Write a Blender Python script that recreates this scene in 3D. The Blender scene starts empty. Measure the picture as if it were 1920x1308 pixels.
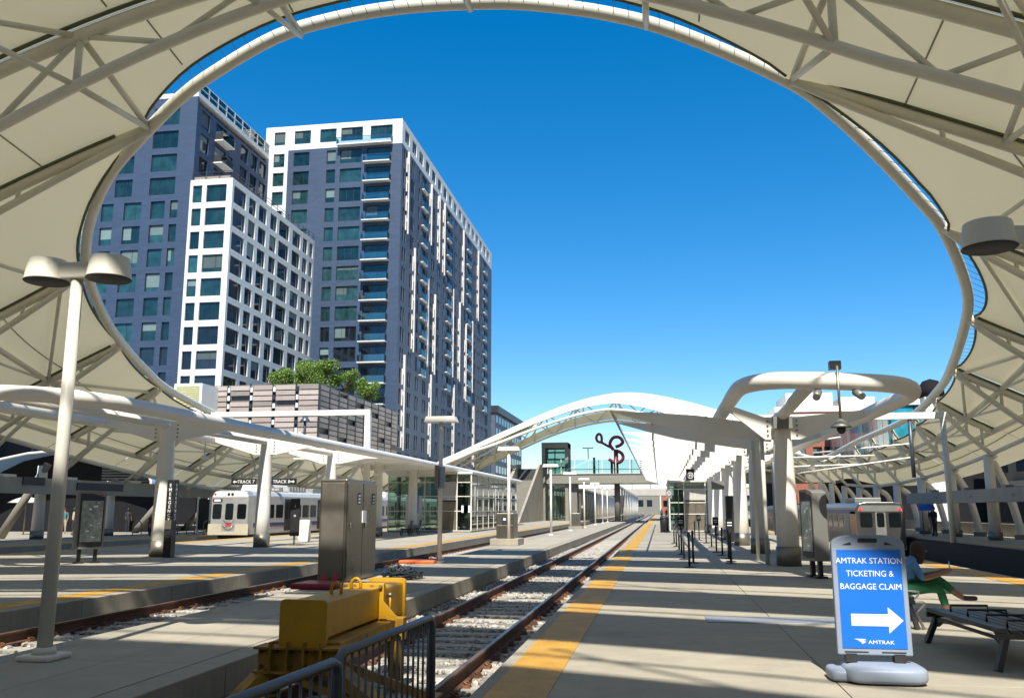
import bpy, bmesh, math, random
from mathutils import Vector, Matrix
rnd = random.Random(7)
R_ = math.radians
sc = bpy.context.scene
col = bpy.context.collection
# ------------------------------------------------------------------ camera, sky, sun, exposure
FPX = 1665.0; PITCH = math.atan(301 / FPX); YAW = math.atan(278 / FPX * math.cos(PITCH))
cd = bpy.data.cameras.new('camera'); cam = bpy.data.objects.new('camera', cd); col.objects.link(cam)
cd.sensor_fit = 'HORIZONTAL'; cd.sensor_width = 36; cd.lens = 36 * FPX / 1920; cd.clip_end = 6000; cd.clip_start = .05
cam.location = (0, 0, 1.6); cam.rotation_euler = (math.pi / 2 + PITCH, 0, YAW)
sc.camera = cam
SUN_EL = R_(51.7); SUN_AZ = math.atan2(.10, -1.0)            # direction towards the sun: behind the camera, a little right
w = bpy.data.worlds.new('World'); sc.world = w; w.use_nodes = True
nt = w.node_tree; bg = nt.nodes['Background']
sky = nt.nodes.new('ShaderNodeTexSky'); sky.sky_type = 'NISHITA'; sky.sun_disc = False
sky.sun_elevation = SUN_EL; sky.sun_rotation = SUN_AZ; sky.altitude = 1600; sky.air_density = 1.0; sky.dust_density = .05; sky.ozone_density = 2.2
hs = nt.nodes.new('ShaderNodeHueSaturation'); hs.inputs['Saturation'].default_value = 1.62; hs.inputs['Value'].default_value = 1.05
gm_ = nt.nodes.new('ShaderNodeGamma'); gm_.inputs[1].default_value = .8; nt.links.new(sky.outputs[0], gm_.inputs[0]); nt.links.new(gm_.outputs[0], hs.inputs['Color'])
nt.links.new(hs.outputs[0], bg.inputs[0]); bg.inputs[1].default_value = .145
sd = bpy.data.lights.new('sun', 'SUN'); sun = bpy.data.objects.new('sun', sd); col.objects.link(sun)
sd.energy = 5.0; sd.angle = R_(.5); sd.color = (1, .95, .86)
to_sun = Vector((math.sin(SUN_AZ) * math.cos(SUN_EL), math.cos(SUN_AZ) * math.cos(SUN_EL), math.sin(SUN_EL)))
sun.rotation_euler = to_sun.to_track_quat('Z', 'Y').to_euler(); sun.location = (0, -20, 60)
vs = sc.view_settings; vs.view_transform = 'Standard'; vs.look = 'None'; vs.gamma = 1; vs.use_curve_mapping = False; vs.exposure = .68
# ------------------------------------------------------------------ materials
MATS = {}
def nodes(name):
    m = bpy.data.materials.new(name); m.use_nodes = True
    t = m.node_tree; b = t.nodes['Principled BSDF']
    return m, t, b
def M(name, c, rough=.6, metal=0., var=.1, scale=2.5, bump=0., bscale=60, spec=.5, rand=0., streak=0., stain=0.):
    if name in MATS: return MATS[name]
    m, t, b = nodes(name); L = t.links.new; N = t.nodes.new
    b.inputs['Roughness'].default_value = rough; b.inputs['Metallic'].default_value = metal; b.inputs['Specular IOR Level'].default_value = spec
    tc = N('ShaderNodeTexCoord'); geo = N('ShaderNodeNewGeometry')
    n1 = N('ShaderNodeTexNoise'); n1.inputs['Scale'].default_value = scale; n1.inputs['Detail'].default_value = 6; n1.inputs['Roughness'].default_value = .62
    L(geo.outputs['Position'], n1.inputs['Vector'])
    n2 = N('ShaderNodeTexNoise'); n2.inputs['Scale'].default_value = scale * .17; n2.inputs['Detail'].default_value = 3
    L(geo.outputs['Position'], n2.inputs['Vector'])
    a = N('ShaderNodeMath'); a.operation = 'ADD'; L(n1.outputs['Fac'], a.inputs[0]); L(n2.outputs['Fac'], a.inputs[1])
    last = a.outputs[0]
    if streak:
        mp = N('ShaderNodeMapping'); mp.inputs['Scale'].default_value = (9, 9, .35); L(geo.outputs['Position'], mp.inputs['Vector'])
        n3 = N('ShaderNodeTexNoise'); n3.inputs['Scale'].default_value = 1.; n3.inputs['Detail'].default_value = 5; L(mp.outputs[0], n3.inputs['Vector'])
        k = N('ShaderNodeMath'); k.operation = 'MULTIPLY_ADD'; L(n3.outputs['Fac'], k.inputs[0]); k.inputs[1].default_value = streak; L(last, k.inputs[2])
        k2 = N('ShaderNodeMath'); k2.operation = 'SUBTRACT'; L(k.outputs[0], k2.inputs[0]); k2.inputs[1].default_value = streak * .5; last = k2.outputs[0]
    mr = N('ShaderNodeMapRange'); mr.inputs['From Min'].default_value = .6; mr.inputs['From Max'].default_value = 1.4
    mr.inputs['To Min'].default_value = 1 - var * 1.6; mr.inputs['To Max'].default_value = 1 + var * 1.6; L(last, mr.inputs['Value'])
    f = mr.outputs[0]
    if stain:
        v1 = N('ShaderNodeTexNoise'); v1.inputs['Scale'].default_value = .55; v1.inputs['Detail'].default_value = 8; v1.inputs['Roughness'].default_value = .7; L(geo.outputs['Position'], v1.inputs['Vector'])
        s1 = N('ShaderNodeMapRange'); s1.inputs['From Min'].default_value = .52; s1.inputs['From Max'].default_value = .68; s1.inputs['To Min'].default_value = 1; s1.inputs['To Max'].default_value = 1 - stain; L(v1.outputs['Fac'], s1.inputs['Value'])
        v2 = N('ShaderNodeTexVoronoi'); v2.inputs['Scale'].default_value = 2.6; L(geo.outputs['Position'], v2.inputs['Vector'])
        s2 = N('ShaderNodeMapRange'); s2.inputs['From Min'].default_value = .03; s2.inputs['From Max'].default_value = .06; s2.inputs['To Min'].default_value = 1 - stain * 1.6; s2.inputs['To Max'].default_value = 1; L(v2.outputs['Distance'], s2.inputs['Value'])
        for q_ in (s1, s2):
            mq = N('ShaderNodeMath'); mq.operation = 'MULTIPLY'; L(f, mq.inputs[0]); L(q_.outputs[0], mq.inputs[1]); f = mq.outputs[0]
    if rand:
        oi = N('ShaderNodeObjectInfo'); r2 = N('ShaderNodeMapRange'); r2.inputs['To Min'].default_value = 1 - rand; r2.inputs['To Max'].default_value = 1 + rand
        L(oi.outputs['Random'], r2.inputs['Value']); mm = N('ShaderNodeMath'); mm.operation = 'MULTIPLY'; L(f, mm.inputs[0]); L(r2.outputs[0], mm.inputs[1]); f = mm.outputs[0]
    vm = N('ShaderNodeVectorMath'); vm.operation = 'SCALE'; vm.inputs[0].default_value = c[:3]; L(f, vm.inputs['Scale'])
    L(vm.outputs[0], b.inputs['Base Color'])
    rr = N('ShaderNodeMapRange'); rr.inputs['To Min'].default_value = max(.02, rough - .09); rr.inputs['To Max'].default_value = min(1, rough + .09); L(n1.outputs['Fac'], rr.inputs['Value']); L(rr.outputs[0], b.inputs['Roughness'])
    if bump:
        nb = N('ShaderNodeTexNoise'); nb.inputs['Scale'].default_value = bscale; nb.inputs['Detail'].default_value = 4; L(geo.outputs['Position'], nb.inputs['Vector'])
        bp = N('ShaderNodeBump'); bp.inputs['Strength'].default_value = bump; bp.inputs['Distance'].default_value = .02; L(nb.outputs['Fac'], bp.inputs['Height']); L(bp.outputs[0], b.inputs['Normal'])
    MATS[name] = m; return m
def cladding(name, c, bw, bh, mort, rough=.55, var=.12):
    m, t, b = nodes(name); L = t.links.new; N = t.nodes.new
    geo = N('ShaderNodeNewGeometry'); sp = N('ShaderNodeSeparateXYZ'); L(geo.outputs['Position'], sp.inputs[0])
    ad = N('ShaderNodeMath'); L(sp.outputs[0], ad.inputs[0]); L(sp.outputs[1], ad.inputs[1])
    cb = N('ShaderNodeCombineXYZ'); L(ad.outputs[0], cb.inputs[0]); L(sp.outputs[2], cb.inputs[1])
    br = N('ShaderNodeTexBrick'); br.inputs['Scale'].default_value = 1; br.inputs['Brick Width'].default_value = bw; br.inputs['Row Height'].default_value = bh; br.inputs['Mortar Size'].default_value = mort
    br.inputs['Color1'].default_value = (*[x * (1 - var) for x in c], 1); br.inputs['Color2'].default_value = (*[x * (1 + var) for x in c], 1); br.inputs['Mortar'].default_value = (*[x * .55 for x in c], 1)
    L(cb.outputs[0], br.inputs['Vector']); L(br.outputs['Color'], b.inputs['Base Color']); b.inputs['Roughness'].default_value = rough
    bp = N('ShaderNodeBump'); bp.inputs['Strength'].default_value = .4; bp.inputs['Distance'].default_value = .02; bp.invert = True; L(br.outputs['Fac'], bp.inputs['Height']); L(bp.outputs[0], b.inputs['Normal'])
    MATS[name] = m; return m
def fabric_mat():
    m, t, b = nodes('fabric'); L = t.links.new; N = t.nodes.new; out = t.nodes['Material Output']
    geo = N('ShaderNodeNewGeometry'); n = N('ShaderNodeTexNoise'); n.inputs['Scale'].default_value = .5; n.inputs['Detail'].default_value = 5; L(geo.outputs['Position'], n.inputs['Vector'])
    r = N('ShaderNodeMix'); r.data_type = 'RGBA'; r.inputs[6].default_value = (.86, .83, .68, 1); r.inputs[7].default_value = (.90, .875, .73, 1); L(n.outputs['Fac'], r.inputs[0])
    d = N('ShaderNodeBsdfDiffuse'); L(r.outputs[2], d.inputs[0]); tr = N('ShaderNodeBsdfTranslucent'); tr.inputs[0].default_value = (.80, .72, .46, 1)
    mx = N('ShaderNodeMixShader'); mx.inputs[0].default_value = .165; L(d.outputs[0], mx.inputs[1]); L(tr.outputs[0], mx.inputs[2]); L(mx.outputs[0], out.inputs[0])
    return m
def window_mat(name, c, rough=.05):
    m, t, b = nodes(name); L = t.links.new; N = t.nodes.new
    oi = N('ShaderNodeObjectInfo'); mr = N('ShaderNodeMapRange'); mr.inputs['To Min'].default_value = .35; mr.inputs['To Max'].default_value = 1.5; L(oi.outputs['Random'], mr.inputs['Value'])
    geo = N('ShaderNodeNewGeometry'); n = N('ShaderNodeTexNoise'); n.inputs['Scale'].default_value = .8; n.inputs['Detail'].default_value = 2; L(geo.outputs['Position'], n.inputs['Vector'])
    m2 = N('ShaderNodeMapRange'); m2.inputs['From Min'].default_value = .3; m2.inputs['From Max'].default_value = .7; m2.inputs['To Min'].default_value = .6; m2.inputs['To Max'].default_value = 1.3; L(n.outputs['Fac'], m2.inputs['Value'])
    mm = N('ShaderNodeMath'); mm.operation = 'MULTIPLY'; L(mr.outputs[0], mm.inputs[0]); L(m2.outputs[0], mm.inputs[1])
    v = N('ShaderNodeVectorMath'); v.operation = 'SCALE'; v.inputs[0].default_value = c; L(mm.outputs[0], v.inputs['Scale']); L(v.outputs[0], b.inputs['Base Color'])
    b.inputs['Roughness'].default_value = rough; b.inputs['Specular IOR Level'].default_value = .75
    return m
def clear_glass(name, tint=(.82, .92, .88), refl=.22, tr=.75):
    m, t, b = nodes(name); L = t.links.new; N = t.nodes.new; out = t.nodes['Material Output']
    g = N('ShaderNodeBsdfGlossy'); g.inputs['Roughness'].default_value = .02; g.inputs[0].default_value = (.9, .95, .95, 1)
    tp = N('ShaderNodeBsdfTransparent'); tp.inputs[0].default_value = (*tint, 1); fr = N('ShaderNodeFresnel'); fr.inputs[0].default_value = 1.5
    mr = N('ShaderNodeMapRange'); mr.inputs['To Min'].default_value = refl * .4; mr.inputs['To Max'].default_value = 1; L(fr.outputs[0], mr.inputs['Value'])
    mx = N('ShaderNodeMixShader'); L(mr.outputs[0], mx.inputs[0]); L(tp.outputs[0], mx.inputs[1]); L(g.outputs[0], mx.inputs[2]); L(mx.outputs[0], out.inputs[0])
    return m
def tactile_mat():
    m, t, b = nodes('tactile'); L = t.links.new; N = t.nodes.new
    geo = N('ShaderNodeNewGeometry'); n = N('ShaderNodeTexNoise'); n.inputs['Scale'].default_value = 3; n.inputs['Detail'].default_value = 6; L(geo.outputs['Position'], n.inputs['Vector'])
    r = N('ShaderNodeValToRGB'); r.color_ramp.elements[0].position = .3; r.color_ramp.elements[0].color = (.46, .235, .025, 1); r.color_ramp.elements[1].position = .7; r.color_ramp.elements[1].color = (.60, .335, .045, 1)
    L(n.outputs['Fac'], r.inputs[0]); L(r.outputs[0], b.inputs['Base Color']); b.inputs['Roughness'].default_value = .6
    sc_ = N('ShaderNodeVectorMath'); sc_.operation = 'SCALE'; sc_.inputs['Scale'].default_value = 2 * math.pi / .0604; L(geo.outputs['Position'], sc_.inputs[0])
    sp = N('ShaderNodeSeparateXYZ'); L(sc_.outputs[0], sp.inputs[0])
    s = []
    for i in (0, 1):
        q = N('ShaderNodeMath'); q.operation = 'SINE'; L(sp.outputs[i], q.inputs[0]); s.append(q)
    mu = N('ShaderNodeMath'); mu.operation = 'MULTIPLY'; L(s[0].outputs[0], mu.inputs[0]); L(s[1].outputs[0], mu.inputs[1])
    mx = N('ShaderNodeMath'); mx.operation = 'MAXIMUM'; L(mu.outputs[0], mx.inputs[0]); mx.inputs[1].default_value = .25
    bp = N('ShaderNodeBump'); bp.inputs['Strength'].default_value = 1.; bp.inputs['Distance'].default_value = .012; L(mx.outputs[0], bp.inputs['Height']); L(bp.outputs[0], b.inputs['Normal'])
    return m
def emis(name, c, s):
    m, t, b = nodes(name); b.inputs['Base Color'].default_value = (*c, 1); b.inputs['Emission Color'].default_value = (*c, 1); b.inputs['Emission Strength'].default_value = s; return m
concrete = M('concrete', (.345, .31, .24), .85, var=.13, scale=1.6, bump=.25, bscale=90, rand=.05, stain=.2)
curbm = M('curb_concrete', (.32, .29, .225), .88, var=.14, scale=2.2, bump=.3, bscale=70, rand=.06, streak=.7, stain=.15)
beamc = M('beam_concrete', (.21, .20, .165), .85, var=.1, scale=1.2, bump=.2, streak=.5)
white = M('white_paint', (.78, .75, .67), .38, var=.05, scale=.9, streak=.25, spec=.4)
whitegrey = M('white_steel', (.66, .63, .54), .42, var=.05, scale=.8, streak=.2, spec=.4)
creamst = M('cream_steel', (.68, .65, .53), .42, var=.06, scale=1., spec=.4)
fabric = fabric_mat()
seamm = M('seam', (.34, .33, .24), .8)
gutter = M('gutter', (.10, .11, .06), .8)
wirem = M('tie_wire', (.12, .13, .14), .5, .5)
steel = M('stainless', (.27, .25, .205), .3, .85, var=.12, scale=2., streak=.5)
steeld = M('stainless_dull', (.25, .23, .19), .42, .7, var=.12, scale=2.)
galv = M('galvanised', (.085, .105, .13), .42, .45, var=.15, scale=5)
rust = M('rust', (.115, .052, .03), .75, .15, var=.35, scale=9, bump=.3)
railtop = M('rail_head', (.30, .20, .14), .32, .75, var=.2, scale=6)
tiem = M('tie_concrete', (.34, .32, .27), .9, var=.2, scale=6, bump=.4, rand=.08)
clipm = M('rusty_clip', (.19, .085, .04), .7, .2, var=.3, scale=12, rand=.15)
ballm = M('ballast', (.26, .245, .22), .95, var=.35, scale=22, bump=.8, bscale=35)
stone = [M('stone%d' % i, c, .9, var=.2, scale=8) for i, c in enumerate([(.36, .34, .31), (.26, .245, .225), (.48, .455, .41), (.34, .27, .22)])]
tactile = tactile_mat()
yellow = M('yellow_paint', (.50, .27, .01), .42, var=.1, scale=3, spec=.5, streak=.6, stain=.25)
yelldirty = M('yellow_dirty', (.33, .175, .012), .55, var=.35, scale=7, streak=.9, stain=.6)
black = M('black_paint', (.018, .018, .02), .45, var=.2)
blackp = M('black_plastic', (.03, .03, .033), .55, var=.2)
facing_dark = M('facing_dark', (.02, .02, .02), .85)
orange = M('orange_plastic', (.75, .13, .02), .45, var=.08)
redp = M('red_paint', (.22, .012, .018), .4, var=.15)
signblue = M('sign_blue', (.012, .16, .68), .42, var=.03)
signgrey = M('sign_grey', (.27, .32, .40), .5, var=.08)
textw = M('text_white', (.85, .85, .85), .5, var=.01)
greyk = M('kiosk_grey', (.22, .22, .20), .45, .3, var=.06)
bluec = cladding('blue_cladding', (.026, .052, .104), 1.2, .3, .012)
whitec = cladding('white_panel', (.62, .625, .61), 3.1, 1.55, .012, var=.015)
sidec = cladding('slate_cladding', (.075, .09, .125), 1.2, .3, .012)
brick = cladding('brick', (.36, .13, .085), .4, .13, .012, .85, .15)
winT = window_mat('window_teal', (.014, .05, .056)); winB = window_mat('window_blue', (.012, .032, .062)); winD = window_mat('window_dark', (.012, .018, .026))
framed = M('window_frame', (.035, .038, .045), .45, .3)
core = M('core_dark', (.016, .016, .018), .9, spec=.1)
glass = clear_glass('clear_glass'); rglass = clear_glass('rail_glass', (.78, .9, .9), .2)
gdark = clear_glass('green_glass', (.58, .74, .66), .35)
guide = M('guideway_concrete', (.34, .32, .265), .85, var=.12, scale=1.2, streak=.6)
blindm = M('blind', (.10, .15, .15), .6, rand=.5)
roofw = M('roof_white', (.72, .71, .67), .6, var=.05)
louv = [M('louvre%d' % i, c, .6, var=.08, rand=.06) for i, c in enumerate([(.42, .345, .295), (.34, .275, .235), (.24, .20, .17)])]
asph = M('asphalt', (.07, .068, .063), .9, var=.2, scale=.6, bump=.3)
gravel = M('gravel_ground', (.26, .24, .21), .95, var=.25, scale=1.2, bump=.5, bscale=12)
skin = M('skin', (.30, .15, .09), .55, var=.05); hair = M('hair', (.02, .012, .008), .6)
leafm = [M('leaf%d' % i, c, .55, var=.25, scale=3) for i, c in enumerate([(.11, .19, .022), (.06, .115, .016), (.17, .25, .03)])]
bark = M('bark', (.10, .07, .045), .9, var=.3, scale=8)
# ------------------------------------------------------------------ helpers
WL = {}
class MB:
    def __init__(s): s.v = []; s.f = []; s.sm = []
    def quad(s, *p):
        b = len(s.v); s.v += [tuple(q) for q in p]; s.f.append(tuple(range(b, b + len(p)))); s.sm.append(False); return s
    def box(s, x0, x1, y0, y1, z0, z1):
        b = len(s.v); s.v += [(x, y, z) for z in (z0, z1) for y in (y0, y1) for x in (x0, x1)]
        for q in ((0, 2, 3, 1), (4, 5, 7, 6), (0, 1, 5, 4), (2, 6, 7, 3), (0, 4, 6, 2), (1, 3, 7, 5)): s.f.append(tuple(b + i for i in q)); s.sm.append(False)
        return s
    def obox(s, o, e, n, u0, u1, z0, z1, d0, d1):
        o, e, n = Vector(o), Vector(e), Vector(n); b = len(s.v)
        for z in (z0, z1):
            for d in (d0, d1):
                for u in (u0, u1): s.v.append(tuple(o + e * u + n * d + Vector((0, 0, z))))
        for q in ((0, 2, 3, 1), (4, 5, 7, 6), (0, 1, 5, 4), (2, 6, 7, 3), (0, 4, 6, 2), (1, 3, 7, 5)): s.f.append(tuple(b + i for i in q)); s.sm.append(False)
        return s
    def bar(s, a, b_, wd, ht=None, up=(0, 0, 1)):
        a, b_ = Vector(a), Vector(b_); t = (b_ - a).normalized(); up = Vector(up); ht = ht or wd
        r = t.cross(up); r = r.normalized() if r.length > 1e-4 else Vector((1, 0, 0)); u = r.cross(t); b = len(s.v)
        for p in (a, b_):
            for i, j in ((-1, -1), (1, -1), (1, 1), (-1, 1)): s.v.append(tuple(p + r * i * wd / 2 + u * j * ht / 2))
        for q in ((0, 3, 2, 1), (4, 5, 6, 7), (0, 1, 5, 4), (1, 2, 6, 5), (2, 3, 7, 6), (3, 0, 4, 7)): s.f.append(tuple(b + i for i in q)); s.sm.append(False)
        return s
    def tube(s, pts, r, n=10, closed=False, cap=True):
        pts = [Vector(p) for p in pts]; m = len(pts); b = len(s.v); rs = r if isinstance(r, (list, tuple)) else [r] * m
        prev = None
        for i, p in enumerate(pts):
            if closed: t = pts[(i + 1) % m] - pts[i - 1]
            else: t = pts[min(i + 1, m - 1)] - pts[max(i - 1, 0)]
            t.normalize()
            if prev is None:
                ax = Vector((0, 0, 1)) if abs(t.z) < .9 else Vector((1, 0, 0)); x = t.cross(ax).normalized()
            else:
                x = prev - t * prev.dot(t); x.normalize()
            prev = x; y = t.cross(x)
            for k in range(n):
                a = 2 * math.pi * k / n; s.v.append(tuple(p + (x * math.cos(a) + y * math.sin(a)) * rs[i]))
        for i in range(m if closed else m - 1):
            j = (i + 1) % m
            for k in range(n):
                k2 = (k + 1) % n; s.f.append((b + i * n + k, b + i * n + k2, b + j * n + k2, b + j * n + k)); s.sm.append(True)
        if cap and not closed:
            s.f.append(tuple(b + k for k in range(n))[::-1]); s.sm.append(False); s.f.append(tuple(b + (m - 1) * n + k for k in range(n))); s.sm.append(False)
        return s
    def lathe(s, prof, c=(0, 0, 0), n=20):
        b = len(s.v); m = len(prof)
        for r, z in prof:
            for k in range(n):
                a = 2 * math.pi * k / n; s.v.append((c[0] + r * math.cos(a), c[1] + r * math.sin(a), c[2] + z))
        for i in range(m - 1):
            for k in range(n):
                k2 = (k + 1) % n; s.f.append((b + i * n + k, b + i * n + k2, b + (i + 1) * n + k2, b + (i + 1) * n + k)); s.sm.append(True)
        if prof[0][0] > 1e-4: s.f.append(tuple(b + k for k in range(n))[::-1]); s.sm.append(False)
        if prof[-1][0] > 1e-4: s.f.append(tuple(b + (m - 1) * n + k for k in range(n))); s.sm.append(False)
        return s
    def prism(s, poly, fn, d0, d1):
        n = len(poly); b = len(s.v)
        for d in (d0, d1):
            for p in poly: s.v.append(tuple(fn(p[0], p[1], d)))
        s.f.append(tuple(b + i for i in range(n))[::-1]); s.f.append(tuple(b + n + i for i in range(n))); s.sm += [False, False]
        for i in range(n):
            j = (i + 1) % n; s.f.append((b + i, b + j, b + n + j, b + n + i)); s.sm.append(False)
        return s
    def grid(s, rows):
        b = len(s.v); m = len(rows[0])
        for r in rows: s.v += [tuple(p) for p in r]
        for i in range(len(rows) - 1):
            for j in range(m - 1): s.f.append((b + i * m + j, b + i * m + j + 1, b + (i + 1) * m + j + 1, b + (i + 1) * m + j)); s.sm.append(True)
        return s
    def mesh(s, name, mat, bevel=0):
        me = bpy.data.meshes.new(name); me.from_pydata(s.v, [], s.f); me.polygons.foreach_set('use_smooth', s.sm)
        bm = bmesh.new(); bm.from_mesh(me); bmesh.ops.recalc_face_normals(bm, faces=bm.faces)
        if bevel: bmesh.ops.bevel(bm, geom=[e for e in bm.edges if e.calc_length() > bevel * 2.5], offset=bevel, segments=2, affect='EDGES', profile=.5)
        bm.to_mesh(me); bm.free()
        for m in (mat if isinstance(mat, (list, tuple)) else [mat]): me.materials.append(m)
        me.update(); return me
    def build(s, name, mat, parent=None, local=False, bevel=0): return put(name, s.mesh(name, mat, bevel), parent, local)
def put(name, me, parent=None, local=False, loc=None, rot=None, scale=None):
    o = bpy.data.objects.new(name, me); col.objects.link(o)
    wl = Vector((0, 0, 0))
    if parent is not None:
        o.parent = parent
        if local: wl = WL[parent.name].copy(); o.location = (0, 0, 0)
        else: o.location = -WL[parent.name]
    if loc is not None:
        wl = Vector(loc); o.location = wl - (WL[parent.name] if parent is not None else Vector((0, 0, 0)))
        if local and parent is not None: o.location = Vector(loc); wl = WL[parent.name] + Vector(loc)
    if rot is not None: o.rotation_euler = rot
    if scale is not None: o.scale = scale
    WL[o.name] = wl; return o
LABELS = {}
def tag(o, label, cat, group=None):
    o['label'] = label; o['category'] = cat
    if group: o['group'] = group
    return o
def T(name, label, cat, loc=(0, 0, 0), rz=0, group=None):
    o = bpy.data.objects.new(name, None); col.objects.link(o); o.location = loc; o.rotation_euler = (0, 0, rz); o.empty_display_size = .2
    WL[o.name] = Vector(loc); return tag(o, label, cat, group)
def S(o): o['kind'] = 'structure'; return o
def stuff(o): o['kind'] = 'stuff'; return o
KIDS = {}
def dup(root, loc, rz=None, label=None, group=None, parent=None):
    c = root.copy(); col.objects.link(c); c.location = loc; WL[c.name] = Vector(loc)
    if rz is not None: c.rotation_euler = (0, 0, rz)
    if label: c['label'] = label
    if group: c['group'] = group
    def rec(a, b):
        for ch in [o for o in ALLCH(a)]:
            d = ch.copy(); col.objects.link(d); d.parent = b; WL[d.name] = Vector(loc); rec(ch, d)
    rec(root, c); return c
def ALLCH(o): return [x for x in bpy.data.objects if x.parent == o]
def text_mesh(txt, size, sx=1.0, align='CENTER', ext=.002, bold=0.0):
    c = bpy.data.curves.new('lettering', 'FONT'); c.body = txt; c.size = size; c.align_x = align; c.align_y = 'CENTER'; c.extrude = ext; c.offset = bold; c.resolution_u = 3
    o = bpy.data.objects.new('tmp', c); col.objects.link(o); dg = bpy.context.evaluated_depsgraph_get()
    me = bpy.data.meshes.new_from_object(o.evaluated_get(dg)); bpy.data.objects.remove(o); bpy.data.curves.remove(c)
    for v in me.vertices: v.co.x *= sx
    me.name = 'lettering'; return me
def lettering(txt, size, loc, parent, mat, rz=0, sx=1., ext=.002, bold=0., align='CENTER', vertical=False):
    me = text_mesh(txt, size, sx, align, ext, bold); me.materials.clear(); me.materials.append(mat)
    rot = (math.pi / 2, 0, rz)
    return put('lettering', me, parent, loc=loc, rot=rot)
def spline(P, n=6, closed=False):
    P = [Vector(p) for p in P]; out = []; m = len(P)
    for i in range(m if closed else m - 1):
        p0 = P[(i - 1) % m] if closed or i > 0 else P[0] * 2 - P[1]; p1 = P[i]; p2 = P[(i + 1) % m]; p3 = P[(i + 2) % m] if closed or i + 2 < m else P[-1] * 2 - P[-2]
        for k in range(n):
            t = k / n; out.append(.5 * (2 * p1 + (p2 - p0) * t + (2 * p0 - 5 * p1 + 4 * p2 - p3) * t * t + (3 * p1 - p0 - 3 * p2 + p3) * t ** 3))
    if not closed: out.append(P[-1])
    return out
# ------------------------------------------------------------------ setting: ground, track beds, platforms
S(MB().box(-3000, 3000, -600, 5000, -2.6, -1.95).build('ground', gravel))
S(MB().box(-10.45, -7.25, -12, 420, -1.94, -.40).build('track_bed', ballm))
S(MB().box(-4.62, -1.66, -12, 420, -1.94, -.40).build('track_bed', ballm))
S(MB().box(8.35, 14.95, -12, 420, -1.94, -1.45).build('track_bed', ballm))
S(MB().box(-28.05, -23.95, -12, 420, -1.94, -.40).build('track_bed', ballm))
def platform(name, x0, x1, y1, strips, copL, copR, slabx, yn=58, sl=3.05, far_top=True):
    """core + coping blocks + concrete slabs + tactile tiles, each a piece of its own near the camera"""
    c = S(MB().box(x0 + .02, x1 - .02, -12, y1, -1.93, -.09).build(name, curbm))
    yf = y1 - .01
    far = MB(); far.box(x0, x1, yn + .008, yf, -.42, 0)
    stuff(far.build('paving_far', concrete, c))
    cw = .34
    cop = MB().box(0, cw, 0, sl - .012, -.33, 0).mesh('coping_block', curbm, .012)
    n = int((yn + 12) / sl)
    ya = yn - n * sl
    for i in range(n):
        y = ya + i * sl
        if copL: put('coping_block', cop, c, loc=(x0 - .004, y, 0))
        if copR: put('coping_block', cop, c, loc=(x1 - cw + .004, y, 0))
    xs0 = x0 + (cw + .006 if copL else 0); xs1 = x1 - (cw + .006 if copR else 0)
    edges = [xs0] + slabx + [xs1]
    for a, b in zip(edges, edges[1:]):
        me = MB().box(a, b - .01, 0, sl - .01, -.085, -.001).mesh('slab', concrete, .006)
        for i in range(n): put('slab', me, c, loc=(0, ya + i * sl, 0))
    for (a, b) in strips:
        me = MB().box(a, b, 0, .604, -.01, .007).mesh('tactile_tile', tactile)
        k = 0; y = 4.0
        while y < yn - .6: put('tactile_tile', me, c, loc=(0, y, 0)); y += .61
        stuff(MB().box(a, b, y, yf, -.01, .007).build('tactile_strip', tactile, c))
        stuff(MB().box(a, b, -12, 3.99, -.01, .007).build('tactile_strip', tactile, c))
    return c
plR = platform('platform_near', -1.69, 8.4, 330, [(-1.56, -1.02), (7.62, 8.2)], True, True, [1.6, 4.9])
plM = platform('platform_service', -7.3, -4.57, 122, [], True, True, [-5.9])
plL = platform('platform_left', -24.0, -10.4, 330, [(-11.2, -10.66), (-23.75, -23.2)], True, True, [-20.4, -17.2, -14.0], 64)
plFL = S(MB().box(-75, -28.0, -12, 330, -1.93, 0).build('platform_far_left', concrete)); stuff(MB().box(-28.9, -28.3, -12, 329, -.01, .007).build('tactile_strip', tactile, plFL))
plFR = S(MB().box(14.9, 60, -12, 330, -1.93, 0).build('platform_far_right', concrete)); stuff(MB().box(15.15, 15.75, -12, 329, -.01, .007).build('tactile_strip', tactile, plFR)); MB().box(14.84, 14.89, -12, 329, -1.44, -.06).build('shade_facing', facing_dark, plFR)  # dark sheet added over the unlit track-side wall, deepening its shade
# ------------------------------------------------------------------ tracks
rail_poly = [(-.07, 0), (.07, 0), (.07, .012), (.012, .03), (.009, .125), (.036, .138), (.036, .165), (.028, .172), (-.028, .172), (-.036, .165), (-.036, .138), (-.009, .125), (-.012, .03), (-.07, .012)]
tie_me = MB().prism([(-1.28, -.2), (1.28, -.2), (1.25, -.004), (-1.25, -.004)], lambda a, b, d: (a, d, b), -.13, .13).mesh('railway_tie', tiem, .015)
clip = MB(); clip.box(-.15, -.075, -.06, .06, 0, .03); clip.box(.075, .15, -.06, .06, 0, .03); clip.tube([(-.14, -.05, .03), (-.10, -.05, .055), (-.075, -.01, .05), (-.10, .04, .055), (-.14, .05, .03)], .012, 5); clip.tube([(.14, -.05, .03), (.10, -.05, .055), (.075, -.01, .05), (.10, .04, .055), (.14, .05, .03)], .012, 5); clip.box(-.16, .16, -.075, .075, -.004, .006)
clip_me = clip.mesh('rail_clip', clipm)
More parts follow.
